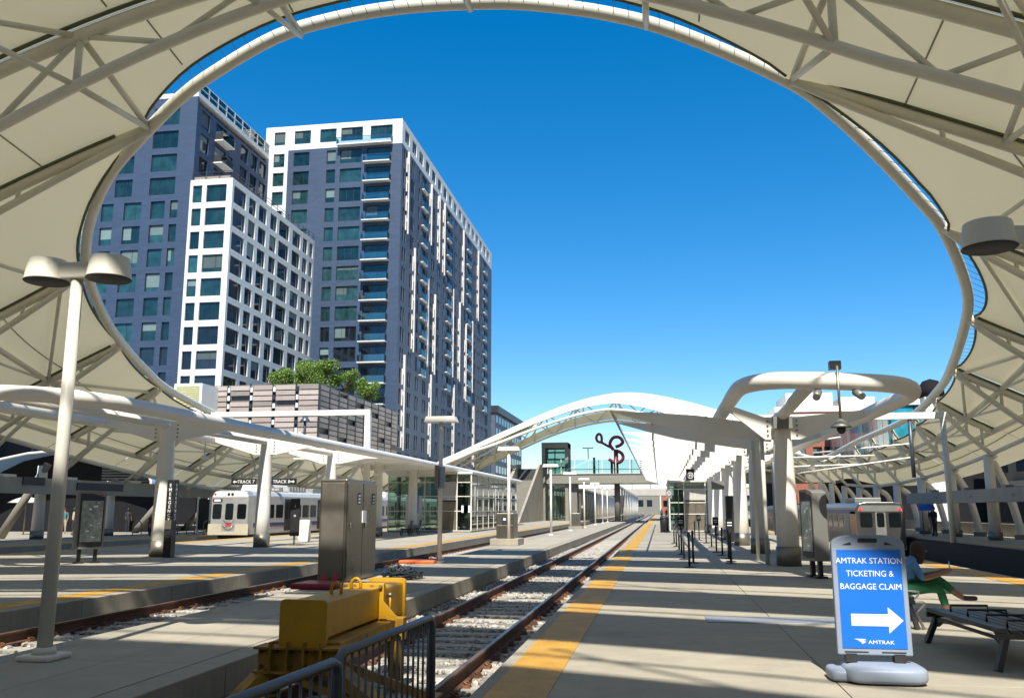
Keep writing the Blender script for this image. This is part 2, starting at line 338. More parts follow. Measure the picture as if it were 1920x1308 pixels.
def track(label, xc, y0, y1, ny, dz=0):
    t = T('railway_track', label, 'railway track', (xc, y0, -.35 + dz))
    for s in (-1, 1):
        MB().prism(rail_poly, lambda a, b, d: (a + xc + s * .7525, d, b - .35 + dz), y0, y1).build('rail', rust, t)
        MB().box(xc + s * .7525 - .027, xc + s * .7525 + .027, y0, y1, -.178 + dz, -.1765 + dz).build('rail_head', railtop, t)
    k = 0; y = y0 + .3
    while y < ny:
        put('railway_tie', tie_me, t, loc=(xc, y, -.352 + dz))
        for s in (-1, 1): put('rail_clip', clip_me, t, loc=(xc + s * .7525, y, -.352 + dz))
        y += .62
    m = MB()
    while y < min(y1, 150): m.box(xc - 1.27, xc + 1.27, y - .12, y + .12, -.5 + dz, -.355 + dz); y += .62
    stuff(m.build('far_ties', tiem, t)); return t
track('rusty main track in grey ballast ending at the yellow buffer stop', -3.06, 5.6, 400, 60)
track('rusty track sunk between the left platform and the service platform', -8.8, -10, 400, 45)
track('sunken track beyond the right platform carrying the commuter train', 13.0, -10, 400, 20, -1.05)
track('far left track carrying the light rail tram', -25.9, -10, 400, 20)
# loose stones (uncountable)
ico = []
bmx = bmesh.new(); bmesh.ops.create_icosphere(bmx, subdivisions=1, radius=1); IV = [v.co.copy() for v in bmx.verts]; IF = [tuple(v.index for v in f.verts) for f in bmx.faces]; bmx.free()
def stones(name, spots, size):
    vs_, fs, mi = [], [], []
    for (x, y, z) in spots:
        k = rnd.uniform(*size); sx, sy, sz = k * rnd.uniform(.7, 1.3), k * rnd.uniform(.7, 1.3), k * rnd.uniform(.5, .9); a = rnd.random() * 6.28; ca, sa = math.cos(a), math.sin(a); b = len(vs_)
        for v in IV:
            j = rnd.uniform(.75, 1.2); px, py = v.x * sx * j, v.y * sy * j; vs_.append((x + px * ca - py * sa, y + px * sa + py * ca, z + v.z * sz * j))
        m = rnd.choice((0, 0, 0, 1, 1, 2, 2, 3))
        for f in IF: fs.append(tuple(b + i for i in f)); mi.append(m)
    me = bpy.data.meshes.new(name); me.from_pydata(vs_, [], fs); me.polygons.foreach_set('material_index', mi)
    for m in stone: me.materials.append(m)
    return put(name, me)
sp = []
for i in range(21000):
    y = 5 + 42 * (rnd.random() ** 1.7); x = rnd.uniform(-4.55, -1.71)
    ph = ((y - 5.9) / .62) % 1
    dz = -.365 if .24 < ph < .76 or abs(x + 3.06) > 1.3 else -.39
    if abs(abs(x + 3.06) - .7525) < .08: dz -= .05
    if .26 > ph or ph > .74:
        if rnd.random() < .93 and abs(x + 3.06) < 1.27: continue
    sp.append((x, y, dz + rnd.uniform(-.02, .012)))
o = stuff(stones('ballast_stones', sp, (.022, .045))); tag(o, 'grey crushed stone ballast around the main track ties', 'ballast')
sp = [(rnd.uniform(-10.3, -7.35), 6 + 34 * rnd.random() ** 1.5, -.37 + rnd.uniform(-.02, .02)) for i in range(5200)]
o = stuff(stones('ballast_stones', sp, (.025, .045))); tag(o, 'crushed stone ballast between the left and service platforms', 'ballast')
# ------------------------------------------------------------------ the great canopy
CO = [10.726, -.0214, -4.954, -1.9476, 6.1138, .0008, -5.9717, 5.1723, -.6326, -.4651]; XC, YC = -6.5, 75.4
def zs(x, y):
    X = (x - XC) / 26.5; d = ((y - YC) / 50) ** 2
    z = sum(a * b for a, b in zip(CO, (1, X, X * X, X ** 4, d, X * d, X * X * d, X ** 4 * d, d * d, X * X * d * d)))
    if x < -16 and y > 70: z -= 2.0 * math.exp(-((y - 99) / 11) ** 2) * min(1, (-16 - x) / 8)
    if y > 100:
        q = min(1, (y - 100) / 14); z -= 1.15 * q * q * (3 - 2 * q) * min(1, abs(x - XC) / 16)
    if y > 125:
        t = min(1, (y - 125) / 26); t = t * t * (3 - 2 * t); z += t * (6 + 14.3 * (1 - (abs(x + 3.5) / 39) ** 1.6) - z)
    return z
NEAR = [(-27.47, 47.22, 8.19), (-26.58, 42.38, 8.91), (-25.23, 37.61, 9.79), (-24.18, 34.52, 10.70), (-23.13, 32.24, 11.48), (-21.95, 30.44, 12.24), (-20.55, 28.85, 12.92), (-18.96, 27.48, 13.65), (-16.8, 26.05, 14.35), (-15.15, 25.15, 14.95), (-13.79, 24.65, 15.42), (-11.44, 24.15, 16.2), (-9.28, 23.97, 16.54), (-7.22, 23.92, 16.66), (-4.91, 23.93, 16.58), (-3.30, 23.99, 16.41), (-1.10, 24.23, 16.02), (1.06, 24.75, 15.45), (4.16, 26.11, 14.43), (5.64, 27.21, 13.79), (7.18, 28.69, 12.98), (8.98, 30.82, 12.10), (10.18, 32.46, 11.52), (11.51, 35.00, 10.68), (12.47, 37.34, 9.95), (13.05, 39.8, 9.30), (13.9, 44.38, 8.44), (14.70, 49.5, 7.86), (15.64, 59.74, 7.25), (15.92, 75.4, 7.05)]
FAR = [(x, 2 * YC - y, zs(x, 2 * YC - y) - .2 - max(0, (2 * YC - y - 116) * .06)) for (x, y, z) in NEAR[-2::-1]]
FAR = [(x, y, min(z, 7.3 + (y - 91) * .05) if x > 0 and y < 100 else z) for x, y, z in FAR]
RIM = spline(NEAR + FAR + [(-28.3, 90, 6.4), (-28.7, 75.4, 7.2), (-28.3, 58, 7.35)], 5, True)
def rim_x(y, side):
    best = None; m = len(RIM)
    for i in range(m):
        a, b = RIM[i], RIM[(i + 1) % m]
        if (a.y - y) * (b.y - y) <= 0 and a.y != b.y:
            t = (y - a.y) / (b.y - a.y); x = a.x + (b.x - a.x) * t; z = a.z + (b.z - a.z) * t
            if best is None or (x - best[0]) * side > 0: best = (x, z)
    return best
def rim_y(x, far):
    best = None; m = len(RIM)
    for i in range(m):
        a, b = RIM[i], RIM[(i + 1) % m]
        if (a.x - x) * (b.x - x) <= 0 and a.x != b.x:
            t = (x - a.x) / (b.x - a.x); y = a.y + (b.y - a.y) * t
            if best is None or (y > best) == far: best = y
    return best
can = T('great_canopy', 'vast cream fabric canopy with a white steel oval rim framing the sky', 'canopy', (XC, 0, 0))
MB().tube(RIM, .21, 14, closed=True).build('rim_tube', creamst, can)
XL, XR = -34.2, 20.4
def panel(xs, yfun, nx, ny):
    rows = []
    for i in range(nx + 1):
        x = xs[0] + (xs[1] - xs[0]) * i / nx; y0, y1 = yfun(x); rows.append([(x, y0 + (y1 - y0) * j / ny, zs(x, y0 + (y1 - y0) * j / ny)) for j in range(ny + 1)])
    return MB().grid(rows)
# bays behind and above the camera: strips of cloth with open gaps between them
GAPS = []
COT = 1 / math.tan(SUN_EL)
for ys0, ys1 in [(9.1, 11.35), (14.25, 15.95), (18.7, 20.9), (24.2, 26.2), (29.4, 31.3)]:
    g = []
    for ys in (ys0, ys1):
        y = ys - 17 * COT
        for _ in range(30): y = ys - zs(1.6, y) * COT
        g.append(y)
    GAPS.append(g)
cuts = [-22.0] + [v for g in GAPS for v in g]
for a, b in zip(cuts[0::2], cuts[1::2]):
    panel((XL, XR), lambda x: (a, b), 48, 3).build('fabric_panel', fabric, can)
yA = 21.4; yB = 26.0
panel((XL, XR), lambda x: (cuts[-1], yA - .02), 48, 4).build('fabric_panel', fabric, can)
xl_, xr_ = -16.9, 4.1
def scal(x):
    u = (x - xl_) / (xr_ - xl_); return .75 + .35 * math.sin(math.pi * u) * 0
panel((XL, xl_), lambda x: (yA, yB - .02), 24, 4).build('fabric_panel', fabric, can)
panel((xr_, XR), lambda x: (yA, yB - .02), 24, 4).build('fabric_panel', fabric, can)
panel((xl_, xr_), lambda x: (yA, max(yA + .5, rim_y(x, False) - .30 - .55 * math.sin(math.pi * (x - xl_) / (xr_ - xl_)) ** .5)), 40, 4).build('fabric_panel', fabric, can)
YS = [26, 32.4, 38.9, 45.4, 51.9, 58.4, 64.9, 71.4, 77.9, 84.4, 90.9, 97.4, 103.9, 110.4, 116.9, 124.8]
edge = MB(); wires = MB(); seams = MB(); gut = MB(); cable = MB()
def tubeline(m, f, n, r, k=6): m.tube([f(i / n) for i in range(n + 1)], r, k)
for a, b in zip(YS, YS[1:]):
    for side in (-1, 1):
        xo = XL if side < 0 else XR
        rows = []; ed = []
        N = 12
        for j in range(N + 1):
            t = j / N; y = a + .02 + (b - a - .05) * t
            xr, zr = rim_x(y, side); off = .24 + ((.5 if a < 33 else .34 if a < 40 else .16) if side > 0 else .16) * math.sin(math.pi * t) ** .6
            xi = xr + side * off * (1 if 30 < y < 121 else .9)
            rows.append([(xo + (xi - xo) * i / 8, y, zs(xo + (xi - xo) * i / 8, y) + (.0 if i < 8 else .02)) for i in range(9)]); ed.append((xi, y, zs(xi, y)))
            if 0 < j < N or True:
                pass
        MB().grid(rows).build('fabric_panel', fabric, can)
        MB().tube(ed, .05, 6).build('cloth_edge_cable', gutter, can)
        if a < 60:
            for j in range(14):
                t = (j + .5) / 14; k = t * N; i = int(k); fr = k - i
                e0 = Vector(ed[i]).lerp(Vector(ed[min(i + 1, N)]), fr); xr, zr = rim_x(e0.y, side); cable.tube([e0, (xr, e0.y, zr)], .010, 4)
        for u in ((.33, .66) if a < 70 else ()):
            MB().tube([Vector(rows[j][0]).lerp(Vector(rows[j][8]), u) * 1 + Vector((0, 0, zs(rows[j][0][0] + (rows[j][8][0] - rows[j][0][0]) * u, rows[j][0][1]) - (rows[j][0][2] + (rows[j][8][2] - rows[j][0][2]) * u) - .03)) for j in range(N + 1)], .03, 5).build('cloth_seam', seamm, can)
# front edge of the cloth with its ties
ed = []
for i in range(41):
    x = xl_ + (xr_ - xl_) * i / 40; y = rim_y(x, False) - .30 - .55 * math.sin(math.pi * i / 40) ** .5; ed.append((x, y, zs(x, y)))
MB().tube(ed, .05, 6).build('cloth_edge_cable', gutter, can)
for i in range(48):
    k = (i + .5) / 1.2; j = int(k); e0 = Vector(ed[j]).lerp(Vector(ed[j + 1]), k - j); y = rim_y(e0.x, False); zz = zs(e0.x, y)
    cable.tube([e0, (e0.x, y, zz)], .010, 4)
stuff(cable.build('tie_wires', wirem, can))
# far end: the cloth rises again behind the opening
for a, b in ((124.8, 131), (131.2, 138), (138.2, 145), (145.2, 153)):
    if a == 124.8:
        panel((XL, xl_), lambda x: (a, b), 20, 4).build('fabric_panel', fabric, can); panel((xr_, XR), lambda x: (a, b), 20, 4).build('fabric_panel', fabric, can)
        panel((xl_, xr_), lambda x: (rim_y(x, True) + .3, b), 24, 4).build('fabric_panel', fabric, can)
    else: panel((XL, XR), lambda x: (a, b), 48, 3).build('fabric_panel', fabric, can)
# trusses: top chord under the cloth, bottom chord, posts and diagonals, each truss a part with its members under it
def seam_between(x, y0, y1):
    return [(x, y0 + (y1 - y0) * i / 6, zs(x, y0 + (y1 - y0) * i / 6) - .02) for i in range(7)]
for x in (-22, -19.2, -15.2, -11.3, -2.2, 2.4, 6.6, 9.6): MB().tube(seam_between(x, cuts[-1], yA - .35), .03, 5).build('cloth_seam', seamm, can)
for x in (-24, -20.6, -14.5, -10.5, -6.5, -2.5, 1.5, 7.4, 11): MB().tube(seam_between(x, yA + .05, (yB if x < xl_ or x > xr_ else rim_y(x, False) - .9)), .03, 5).build('cloth_seam', seamm, can)
def full_truss(y, nodes_x, depth=1.55, off=.3, dark=True, lens=False):
    def top(x): return Vector((x, y, zs(x, y) - off))
    def bot(x):
        if lens: return Vector((x, y, zs(x, y) - min(2.1, .72 + .115 * abs(x - XC)) * min(1, (x - XL) / 5 + .3, (XR - x) / 5 + .3)))
        return Vector((x, y, zs(x, y) - off - depth * min(1, (x - XL) / 5, (XR - x) / 5) - .25))
    xs = [XL + (XR - XL) * i / 60 for i in range(61)]
    t = MB().tube([top(x) for x in xs], .205, 12).build('truss', creamst, can)
    MB().tube([bot(x) for x in xs], .165, 12).build('bottom_chord', creamst, t)
    for x in nodes_x:
        MB().tube([top(x), bot(x)], .11, 10).build('truss_post', creamst, t)
    for a, b in zip(nodes_x, nodes_x[1:]):
        mx = (a + b) / 2
        for q in (a, b): MB().tube([top(q), bot(mx)], .09, 8).build('truss_diagonal', creamst, t)
    if dark:
        MB().tube([(x, y - .24, zs(x, y) - .06) for x in xs], .06, 6).build('gutter', gutter, t)
    return top, bot
NX = [-27, -21.6, -16.2, -10.8, -5.4, 0, 4.6, 9.3, 14.2]
NX = [-32.4, -27, -21.5, -16.2, -10.6, -5.2, 0., 4.6, 9.4, 14.2, 18.6]
topA, botA = full_truss(yA, NX, lens=True)
for a, b in zip(cuts[0::2], cuts[1::2]): full_truss((a + b) / 2 if a > -20 else b - 1.6, NX, dark=False)
for g in GAPS: MB().tube([(x, (g[0] + g[1]) / 2 + .25, zs(x, g[1]) - .6) for x in [XL + (XR - XL) * i / 40 for i in range(41)]], .05, 8).build('stay_tube', creamst, can)
for k, (g) in enumerate(GAPS):
    for i, x in enumerate([-30, -24.5, -19, -13.5, -8, -2.5, 3, 8.5, 14]):
        MB().tube([(x, g[0] - .3, zs(x, g[0]) - .3), (x + 2.8 * (1 if (i + k) % 2 else -1), g[1] + .3, zs(x, g[1]) - .3)], .05, 6).build('gap_brace', creamst, can)
for y in (130.5, 145): full_truss(y, [-30, -24, -18, -12, -6, 0, 6, 12, 17], 2.6, dark=False)
fx_ = [-27 + 41 * i / 30 for i in range(31)]
MB().grid([[(x, 130.7, zs(x, 130.7) - 2.95) for x in fx_], [(x, 130.75, zs(x, 130.7) - 1.7 - .5 * (abs(x + 6.5) / 20) ** 2) for x in fx_]]).build('arch_fascia_cloth', fabric, can)
def half_truss(y, side, jx=None):
    xr, zr = rim_x(y, side) if jx is None else jx
    xo = -32.6 if side < 0 else 18.0
    def top(u):
        x = xr + (xo - xr) * u; return Vector((x, y, zs(x, y) - .28 + (zr - zs(xr, y) + .28) * (1 - u) ** 4))
    def bot(u):
        p = top(u); p.z -= .06 + 1.35 * u ** .85; return p
    U = [i / 14 for i in range(15)]
    t = MB().tube([top(u) for u in U], .2, 10).build('truss', creamst, can)
    b_ = [bot(u) for u in U]; b_[0] = Vector((xr, y, zr - .05))
    MB().tube(b_, .13, 10).build('bottom_chord', creamst, t)
    for u in (.3, .55, .8): MB().tube([top(u), bot(u)], .08, 8).build('truss_post', creamst, t)
    MB().tube([top(u) + Vector((0, -.22, .12)) for u in U[1:]], .05, 6).build('gutter', gutter, t)
    return top, bot
HT = {}
for i, y in enumerate(YS):
    for side in (-1, 1):
        if i == 0: HT[i, side] = half_truss(y, side, (-16.75, 14.32) if side < 0 else (4.3, 14.38))
        elif i == len(YS) - 1: HT[i, side] = half_truss(y, side, (-16.9, zs(-16.9, y) - .3) if side < 0 else (4.2, zs(4.2, y) - .3))
        else: HT[i, side] = half_truss(y, side)
# bracing between trusses
for x, s_ in ((-16.2, -1), (4.6, 1)):
    MB().tube([topA(x), HT[0, s_][0](0)], .1, 8).build('brace', creamst, can); MB().tube([botA(x), HT[0, s_][0](0)], .1, 8).build('brace', creamst, can)
MB().tube([topA(-21.5), HT[0, -1][0](.38)], .1, 8).build('brace', creamst, can); MB().tube([topA(9.4), HT[0, 1][0](.42)], .1, 8).build('brace', creamst, can); MB().tube([botA(9.4), HT[0, 1][0](.42)], .09, 8).build('brace', creamst, can)
for x in (-10.6, -5.2, 0):
    yy = rim_y(x, False); MB().tube([topA(x), (x, yy, zs(x, yy) - .1)], .1, 8).build('brace', creamst, can); MB().tube([botA(x), (x, yy, zs(x, yy) - .12)], .08, 8).build('brace', creamst, can)
for x in NX[1:-1]:
    MB().tube([botA(x), (x - 2.6, cuts[-1] + .2, zs(x - 2.6, cuts[-1]) - .4)], .09, 8).build('brace', creamst, can)
    MB().tube([topA(x), (x - 2.6, cuts[-1] + .2, zs(x - 2.6, cuts[-1]) - .4)], .09, 8).build('brace', creamst, can)
for i in range(len(YS) - 1):
    for side in (-1, 1):
        if i > 9: continue
        A, B = HT[i, side], HT[i + 1, side]
        for u in (.55,): MB().tube([A[0](u), B[0](u)], .13, 8).build('purlin', creamst, can)
        if i % 2 == 0: MB().tube([A[0](.55), B[0](.12)], .08, 8).build('brace', creamst, can)
        else: MB().tube([A[0](.12), B[0](.55)], .08, 8).build('brace', creamst, can)
        MB().tube([A[1](.55), B[0](.55)], .06, 6).build('brace', creamst, can)
        MB().tube([A[0](1), B[0](1)], .16, 8).build('edge_purlin', creamst, can)
        MB().tube([A[1](.93), B[1](.93)], .12, 8).build('edge_purlin', creamst, can)
# outer columns: a straight post and a bowed white strut at each truss
sleeve = MB().lathe([(.36, 0), (.36, .42), (.30, .42)], n=16).mesh('base_sleeve', steeld)
for i, y in enumerate(YS):
    for side in (-1, 1):
        if i > 13: continue
        x = -34.9 if side < 0 else 17.6
        xt = -32.6 if side < 0 else 17.6
        zt = HT[i, side][1](.98).z
        if side > 0:
            c = MB().tube([(x, y, 0), (x, y, zt)], [.30, .25], 14).build('column', whitegrey, can)
            put('base_sleeve', sleeve, c, loc=(x, y, 0))
            P = [(x + 1.75, y + 1.2, 0), (x + 1.6, y + 1.1, .9), (x + 1.1, y + .8, 2.6), (x + .35, y + .3, zt - .25)]
            k = MB().tube(spline(P, 4), [.21] * 12 + [.16], 12).build('bowed_strut', white, can)
            MB().box(x + 1.45, x + 2.05, y + .95, y + 1.45, 0, .26).build('strut_base', beamc, can)
        else:
            c = MB().tube([(-34.2, y, 0), (-34.2, y, zt - .2)], [.32, .26], 14).build('column', whitegrey, can); put('base_sleeve', sleeve, c, loc=(-34.2, y, 0))
            MB().tube([(-36.2, y - .4, 0), (-33.9, y, zt - .1)], [.25, .2], 12).build('raking_strut', beamc, can)
            MB().tube([(-33.9, y, 2.9), HT[i, side][1](.45)], .1, 8).build('brace', creamst, can)
# ------------------------------------------------------------------ platform canopies (ring tube, columns with wings, blades)
def ring(x0, x1, z0, z1, y0, y1, r, name, mat, par):
    xc_, hw = (x0 + x1) / 2, (x1 - x0) / 2; P = []
    def z(x): return z0 + (z1 - z0) * (x - x0) / (x1 - x0)
    for k in range(13):
        a = math.pi * k / 12; x = xc_ - hw * math.copysign(abs(math.cos(a)) ** .62, math.cos(a)); P.append((x, y0 + hw * 1.45 * (1 - math.sin(a) ** .62), z(x)))
    n = 16
    for i in range(1, n): P.append((x1, y0 + 3.8 + (y1 - y0 - 7.6) * i / n, z(x1)))
    for k in range(13):
        a = math.pi * k / 12; x = xc_ + hw * math.copysign(abs(math.cos(a)) ** .7, math.cos(a)); P.append((x, y1 - hw * 1.4 * (1 - math.sin(a) ** .7), z(x)))
    for i in range(1, n): P.append((x0, y1 - 3.8 - (y1 - y0 - 7.6) * i / n, z(x0)))
    return MB().tube(spline(P, 3, True), r, 14, closed=True).build(name, mat, par)
psleeve = MB().lathe([(.352, 0), (.352, .55), (.30, .55)], n=20).mesh('base_sleeve', steeld)
def pcolumn(par, x, y, ztop, wl, wr, zl, zr):
    c = MB().lathe([(.325, 0), (.315, 1.5), (.29, 3.2), (.24, ztop - .15), (.24, ztop)], (x, y, 0), 20).build('column', white, par)
    put('base_sleeve', psleeve, c, loc=(x, y, 0))
    w_ = MB(); w_.prism([(wl, zl - .10), (x - .5, ztop - .55), (x + .5, ztop - .55), (wr, zr - .10), (wr, zr + .10), (x + .5, ztop + .12), (x - .5, ztop + .12), (wl, zl + .10)], lambda a, b, d: (a, y + d, b), -.07, .07); w_.build('wing_plate', white, c)
    b = MB()
    for s in (-1, 1):
        for k in range(4): b.tube([(x + s * .42, y - .10, ztop - .42 + k * .14), (x + s * .42, y - .06, ztop - .42 + k * .14)], .03, 6)
    b.build('bolts', steeld, c); return c
cr = T('platform_canopy', 'white platform canopy with ring tube and rows of curved blades over the right platform', 'canopy', (3.65, 60, 0))
ring(2.05, 6.2, 4.64, 4.4, 21.3, 98, .205, 'ring_tube', white, cr)
yk = 27.45; k = 0; RC = []
while yk < 96: pcolumn(cr, 3.65, yk, 4.2, 2.15, 6.1, 4.6, 4.4); RC.append(yk); yk += 7.6
MB().tube([(3.65, 22.2, 4.58), (3.65, 27.4, 4.35), (3.65, 96, 4.35)], .17, 10).build('spine_tube', white, cr)
poly = [(-1.45, 4.70), (-.2, 4.64), (1.2, 4.52), (2.4, 4.34), (3.45, 4.18), (3.45, 3.66), (2.6, 3.76), (1.6, 3.92), (.6, 4.10), (-.4, 4.36), (-1.0, 4.54), (-1.42, 4.66)]
blade = MB().prism(poly, lambda a, b, d: (a, d, b), -.03, .03).mesh('canopy_blade', white)
rib = MB()
for x in (-.5, .6, 1.7, 2.7): rib.box(x - .02, x + .02, -.09, -.03, 4.35 - .19 * x, 4.43 - .16 * x)
rib_me = rib.mesh('blade_rib', whitegrey)
y = 28.5
while y < 97:
    b = put('canopy_blade', blade, cr, loc=(0, y, 0)); y += 3.8 if y < 40 else 3.0
MB().tube([(-1.45, 28.4, 4.68), (-1.45, 97, 4.68)], .045, 8).build('edge_tube', whitegrey, cr)
for x in (-.2, 1.5): MB().tube([(x, 28.4, 4.62 - .1 * x - .02), (x, 97, 4.62 - .1 * x - .02)], .04, 8).build('blade_rail', whitegrey, cr)
MB().tube([(3.42, 27.2, 4.0), (3.42, 97, 4.0)], .09, 8).build('blade_beam', white, cr)
MB().box(3.36, 3.9, 27.0, 27.25, 3.95, 4.3).build('end_box', greyk, cr)
# speakers, camera domes and the box on top of the ring
def dome_lamp(par_label, loc, drop, grp):
    t = T('hanging_light', par_label, 'light', loc, group=grp); MB().tube([(0, 0, 0), (0, 0, -drop)], .022, 8).build('rod', whitegrey, t, True)
    MB().lathe([(.02, 0), (.13, -.05), (.16, -.12), (.16, -.16), (.02, -.16)], (0, 0, -drop), 16).build('lamp_head', white, t, True); return t
t = T('camera_unit', 'camera dome on a drop rod under the ring of the right canopy', 'camera', (4.1, 21.35, 4.55))
MB().box(-.13, .13, -.1, .1, .25, .45).build('junction_box', greyk, t, True, .01); MB().tube([(0, -.26, .3), (0, -.28, -.95)], .03, 8).build('rod', steeld, t, True)
MB().lathe([(.03, 0), (.22, -.16), (.23, -.2), (.05, -.2)], (0, -.28, -.92), 18).build('hood', greyk, t, True); MB().lathe([(.10, 0), (.10, -.08), (.06, -.15), (0, -.17)], (0, -.28, -1.1), 14).build('dome', blackp, t, True)
for s in (-1, 1): MB().tube([(s * .42, -.05, -.28), (s * .50, -.28, -.42)], [.10, .09], 10).build('spotlight', greyk, t, True)
t2 = dup(t, (-17.3, 20.35, 4.45), 0, 'camera dome on a drop rod under the ring of the left canopy')
# left canopy
cl = T('platform_canopy', 'long white ring tube canopy on round columns over the left platform', 'canopy', (-17.2, 60, 0))
ring(-19.8, -14.6, 4.72, 4.48, 20.4, 97, .21, 'ring_tube', white, cl)
LC = [29.2 + 8.1 * i for i in range(9)]
for y in LC: pcolumn(cl, -17.2, y, 4.55, -19.6, -14.8, 4.68, 4.46)
MB().tube([(-17.2, 21, 4.58), (-17.2, 96, 4.5)], .15, 10).build('spine_tube', white, cl)
for i in range(13): MB().box(-19.6, -14.8, 46 + 4 * i, 46 + 4 * i + 3.9, 4.30, 4.36).build('roof_panel', roofw, cl)
for y in (62, 66, 70, 74, 78): MB().prism([(-19.5, 4.28), (-14.9, 4.28), (-15.4, 3.9), (-19.0, 3.9)], lambda a, b, d: (a, y + d, b), -.03, .03).build('canopy_blade', white, cl)
for i, (x, y, dr) in enumerate([(-17.9, 33.2, .55), (-15.6, 57, .7), (-16.4, 60, .7), (-16.0, 49.3, .6)]): dome_lamp(['small white light hanging left of the emergency column', 'white light hanging before the left glass lobby door', 'white light hanging left of the lobby door column', 'white light hanging behind the steel cabinet'][i], (x, y, 4.3), dr, 'lights hung from the left canopy')
# ------------------------------------------------------------------ lamp posts
def drum_lamp(name, label, x, y, h, rz):
    t = T(name, label, 'lamp post', (x, y, 0), rz)
    MB().box(-.2, .2, -.2, .2, 0, .06).build('base', whitegrey, t, True, .02); MB().lathe([(.13, .06), (.11, .12), (.085, .13)], n=16).build('base_collar', whitegrey, t, True)
    MB().tube([(0, 0, .05), (0, 0, h - .1)], [.082, .066], 16).build('pole', whitegrey, t, True)
    MB().box(-.2, .2, -.09, .09, h - .17, h + .03).build('arm', creamst, t, True, .02)
    for s in (-1, 1):
        d = MB().lathe([(.25, h - .17), (.247, h - .16), (.222, h + .06), (.218, h + .072), (.205, h + .082), (.19, h + .084)], (s * .40, 0, 0), 24).build('lamp_drum', creamst, t, True)
        MB().lathe([(.0, h - .165), (.245, h - .165), (.255, h - .175), (.245, h - .185), (.0, h - .18)], (s * .40, 0, 0), 24).build('lens_ring', blackp, d, True)
    return t
drum_lamp('lamp_post', 'tall white post with two drum lamps on the service platform at left', -6.67, 9.15, 4.42, 0)
drum_lamp('lamp_post', 'drum lamp post standing at the right edge of the frame', 3.62, 9.0, 4.27, R_(8))
def tlamp(label, x, y, h=4.45):
    t = T('platform_lamp', label, 'lamp post', (x, y, 0), group='lamp posts along the service platform')
    MB().box(-.14, .14, -.14, .14, 0, .07).build('base', white, t, True, .015); MB().tube([(0, 0, .05), (0, 0, h - .1)], [.075, .065], 12).build('pole', white, t, True)
    MB().prism([(-.52, h - .16), (.52, h - .16), (.45, h + .02), (-.45, h + .02)], lambda a, b, d: (a, d, b), -.19, .19).build('lamp_head', white, t, True); return t
tp = tlamp('lamp post by the orange tray, shaded head and grey boxes on its pole', -6.7, 27.1)
MB().box(-.14, -.02, -.2, -.08, 2.25, 2.95).build('pole_box', greyk, tp, True); MB().box(.02, .17, -.16, -.08, 2.25, 2.9).build('pole_box', signgrey, tp, True)
ordn = ['first', 'second', 'third', 'fourth', 'fifth', 'sixth', 'seventh']
for i, y in enumerate((40.8, 57, 69.5, 82.5, 96.5, 109, 119)): tlamp('white T-head lamp post, %s one beyond the shaded lamp post' % ordn[i], -6.85, y)
# ------------------------------------------------------------------ steel cabinets
def cabinet(label, x0, x1, y0, y1, h, plinth=.0):
    t = T('steel_cabinet', label, 'cabinet', ((x0 + x1) / 2, (y0 + y1) / 2, 0)); ym = (y0 + y1) / 2
    if plinth: MB().box(x0 - .25, x1 + .25, y0 - .25, y1 + .25, 0, plinth).build('plinth', curbm, t, bevel=.02)
    b = MB().box(x0, x1, y0, y1, plinth, plinth + h).build('body', steel, t, bevel=.025)
    return t, b
t, b = cabinet('tall brushed steel twin power cabinet on the service platform behind the buffer stop', -7.55, -6.92, 19.3, 21.4, 2.28)
for (ya, yb) in ((19.33, 20.33), (20.37, 21.37)):
    d = MB().box(-6.918, -6.89, ya, yb, .08, 2.2).build('door', steel, t, bevel=.008)
    MB().box(-6.888, -6.85, ya + .12, ya + .32, 1.18, 1.3).build('handle', steeld, d, bevel=.01)
    MB().box(-6.888, -6.88, ya + .62, ya + .82, 1.72, 1.98).build('warning_plate', blackp, d)
    for j in range(3): MB().box(-6.879, -6.877, ya + .65, ya + .79, 1.745 + j * .075, 1.79 + j * .075).build('plate_text', textw, d)
MB().box(-6.888, -6.87, 20.30, 20.55, 1.30, 1.58).build('paper_tag', textw, t)
MB().box(-7.5, -6.97, 19.28, 19.299, .1, 2.2).build('side_panel', steeld, t, bevel=.006)
for k in range(4): MB().box(-7.45 + k * .13, -7.42 + k * .13, 19.275, 19.28, 1.9, 2.1).build('rivet_strip', steeld, t)
for zx in (-7.38, -7.12): MB().prism([(zx - .1, .05), (zx + .1, .05), (zx, .24)], lambda a, b, d: (a, 19.272 + d, b), 0, .006).build('warning_sticker', M('sticker_pink', (.55, .06, .09), .5), t)
t, b = cabinet('waist high steel signal cabinet on a concrete plinth beside the lamp post', -7.45, -6.65, 40.9, 42.2, 1.15, .3)
MB().box(-7.2, -6.9, 40.86, 40.9, .95, 1.3).build('meter_window', blackp, t); MB().box(-7.12, -7.0, 40.84, 40.86, 1.12, 1.22).build('meter_label', textw, t); MB().box(-7.42, -6.68, 40.87, 40.9, .34, .9).build('door', steel, t, bevel=.01)
cabinet('small distant steel signal cabinet on the service platform', -7.6, -6.9, 78, 79, 1.1, .2)
o = MB().box(-7.85, -6.75, 26.6, 27.5, 0, .10).build('cable_cover', orange, bevel=.03); tag(o, 'flat orange cable cover at the foot of the shaded lamp post', 'cable cover')
o = MB().box(-7.5, -6.55, 17.7, 18.6, 0, .12).build('cable_cover', redp, bevel=.03); tag(o, 'dark red tray on the platform behind the buffer stop', 'cable cover')
cm = MB()
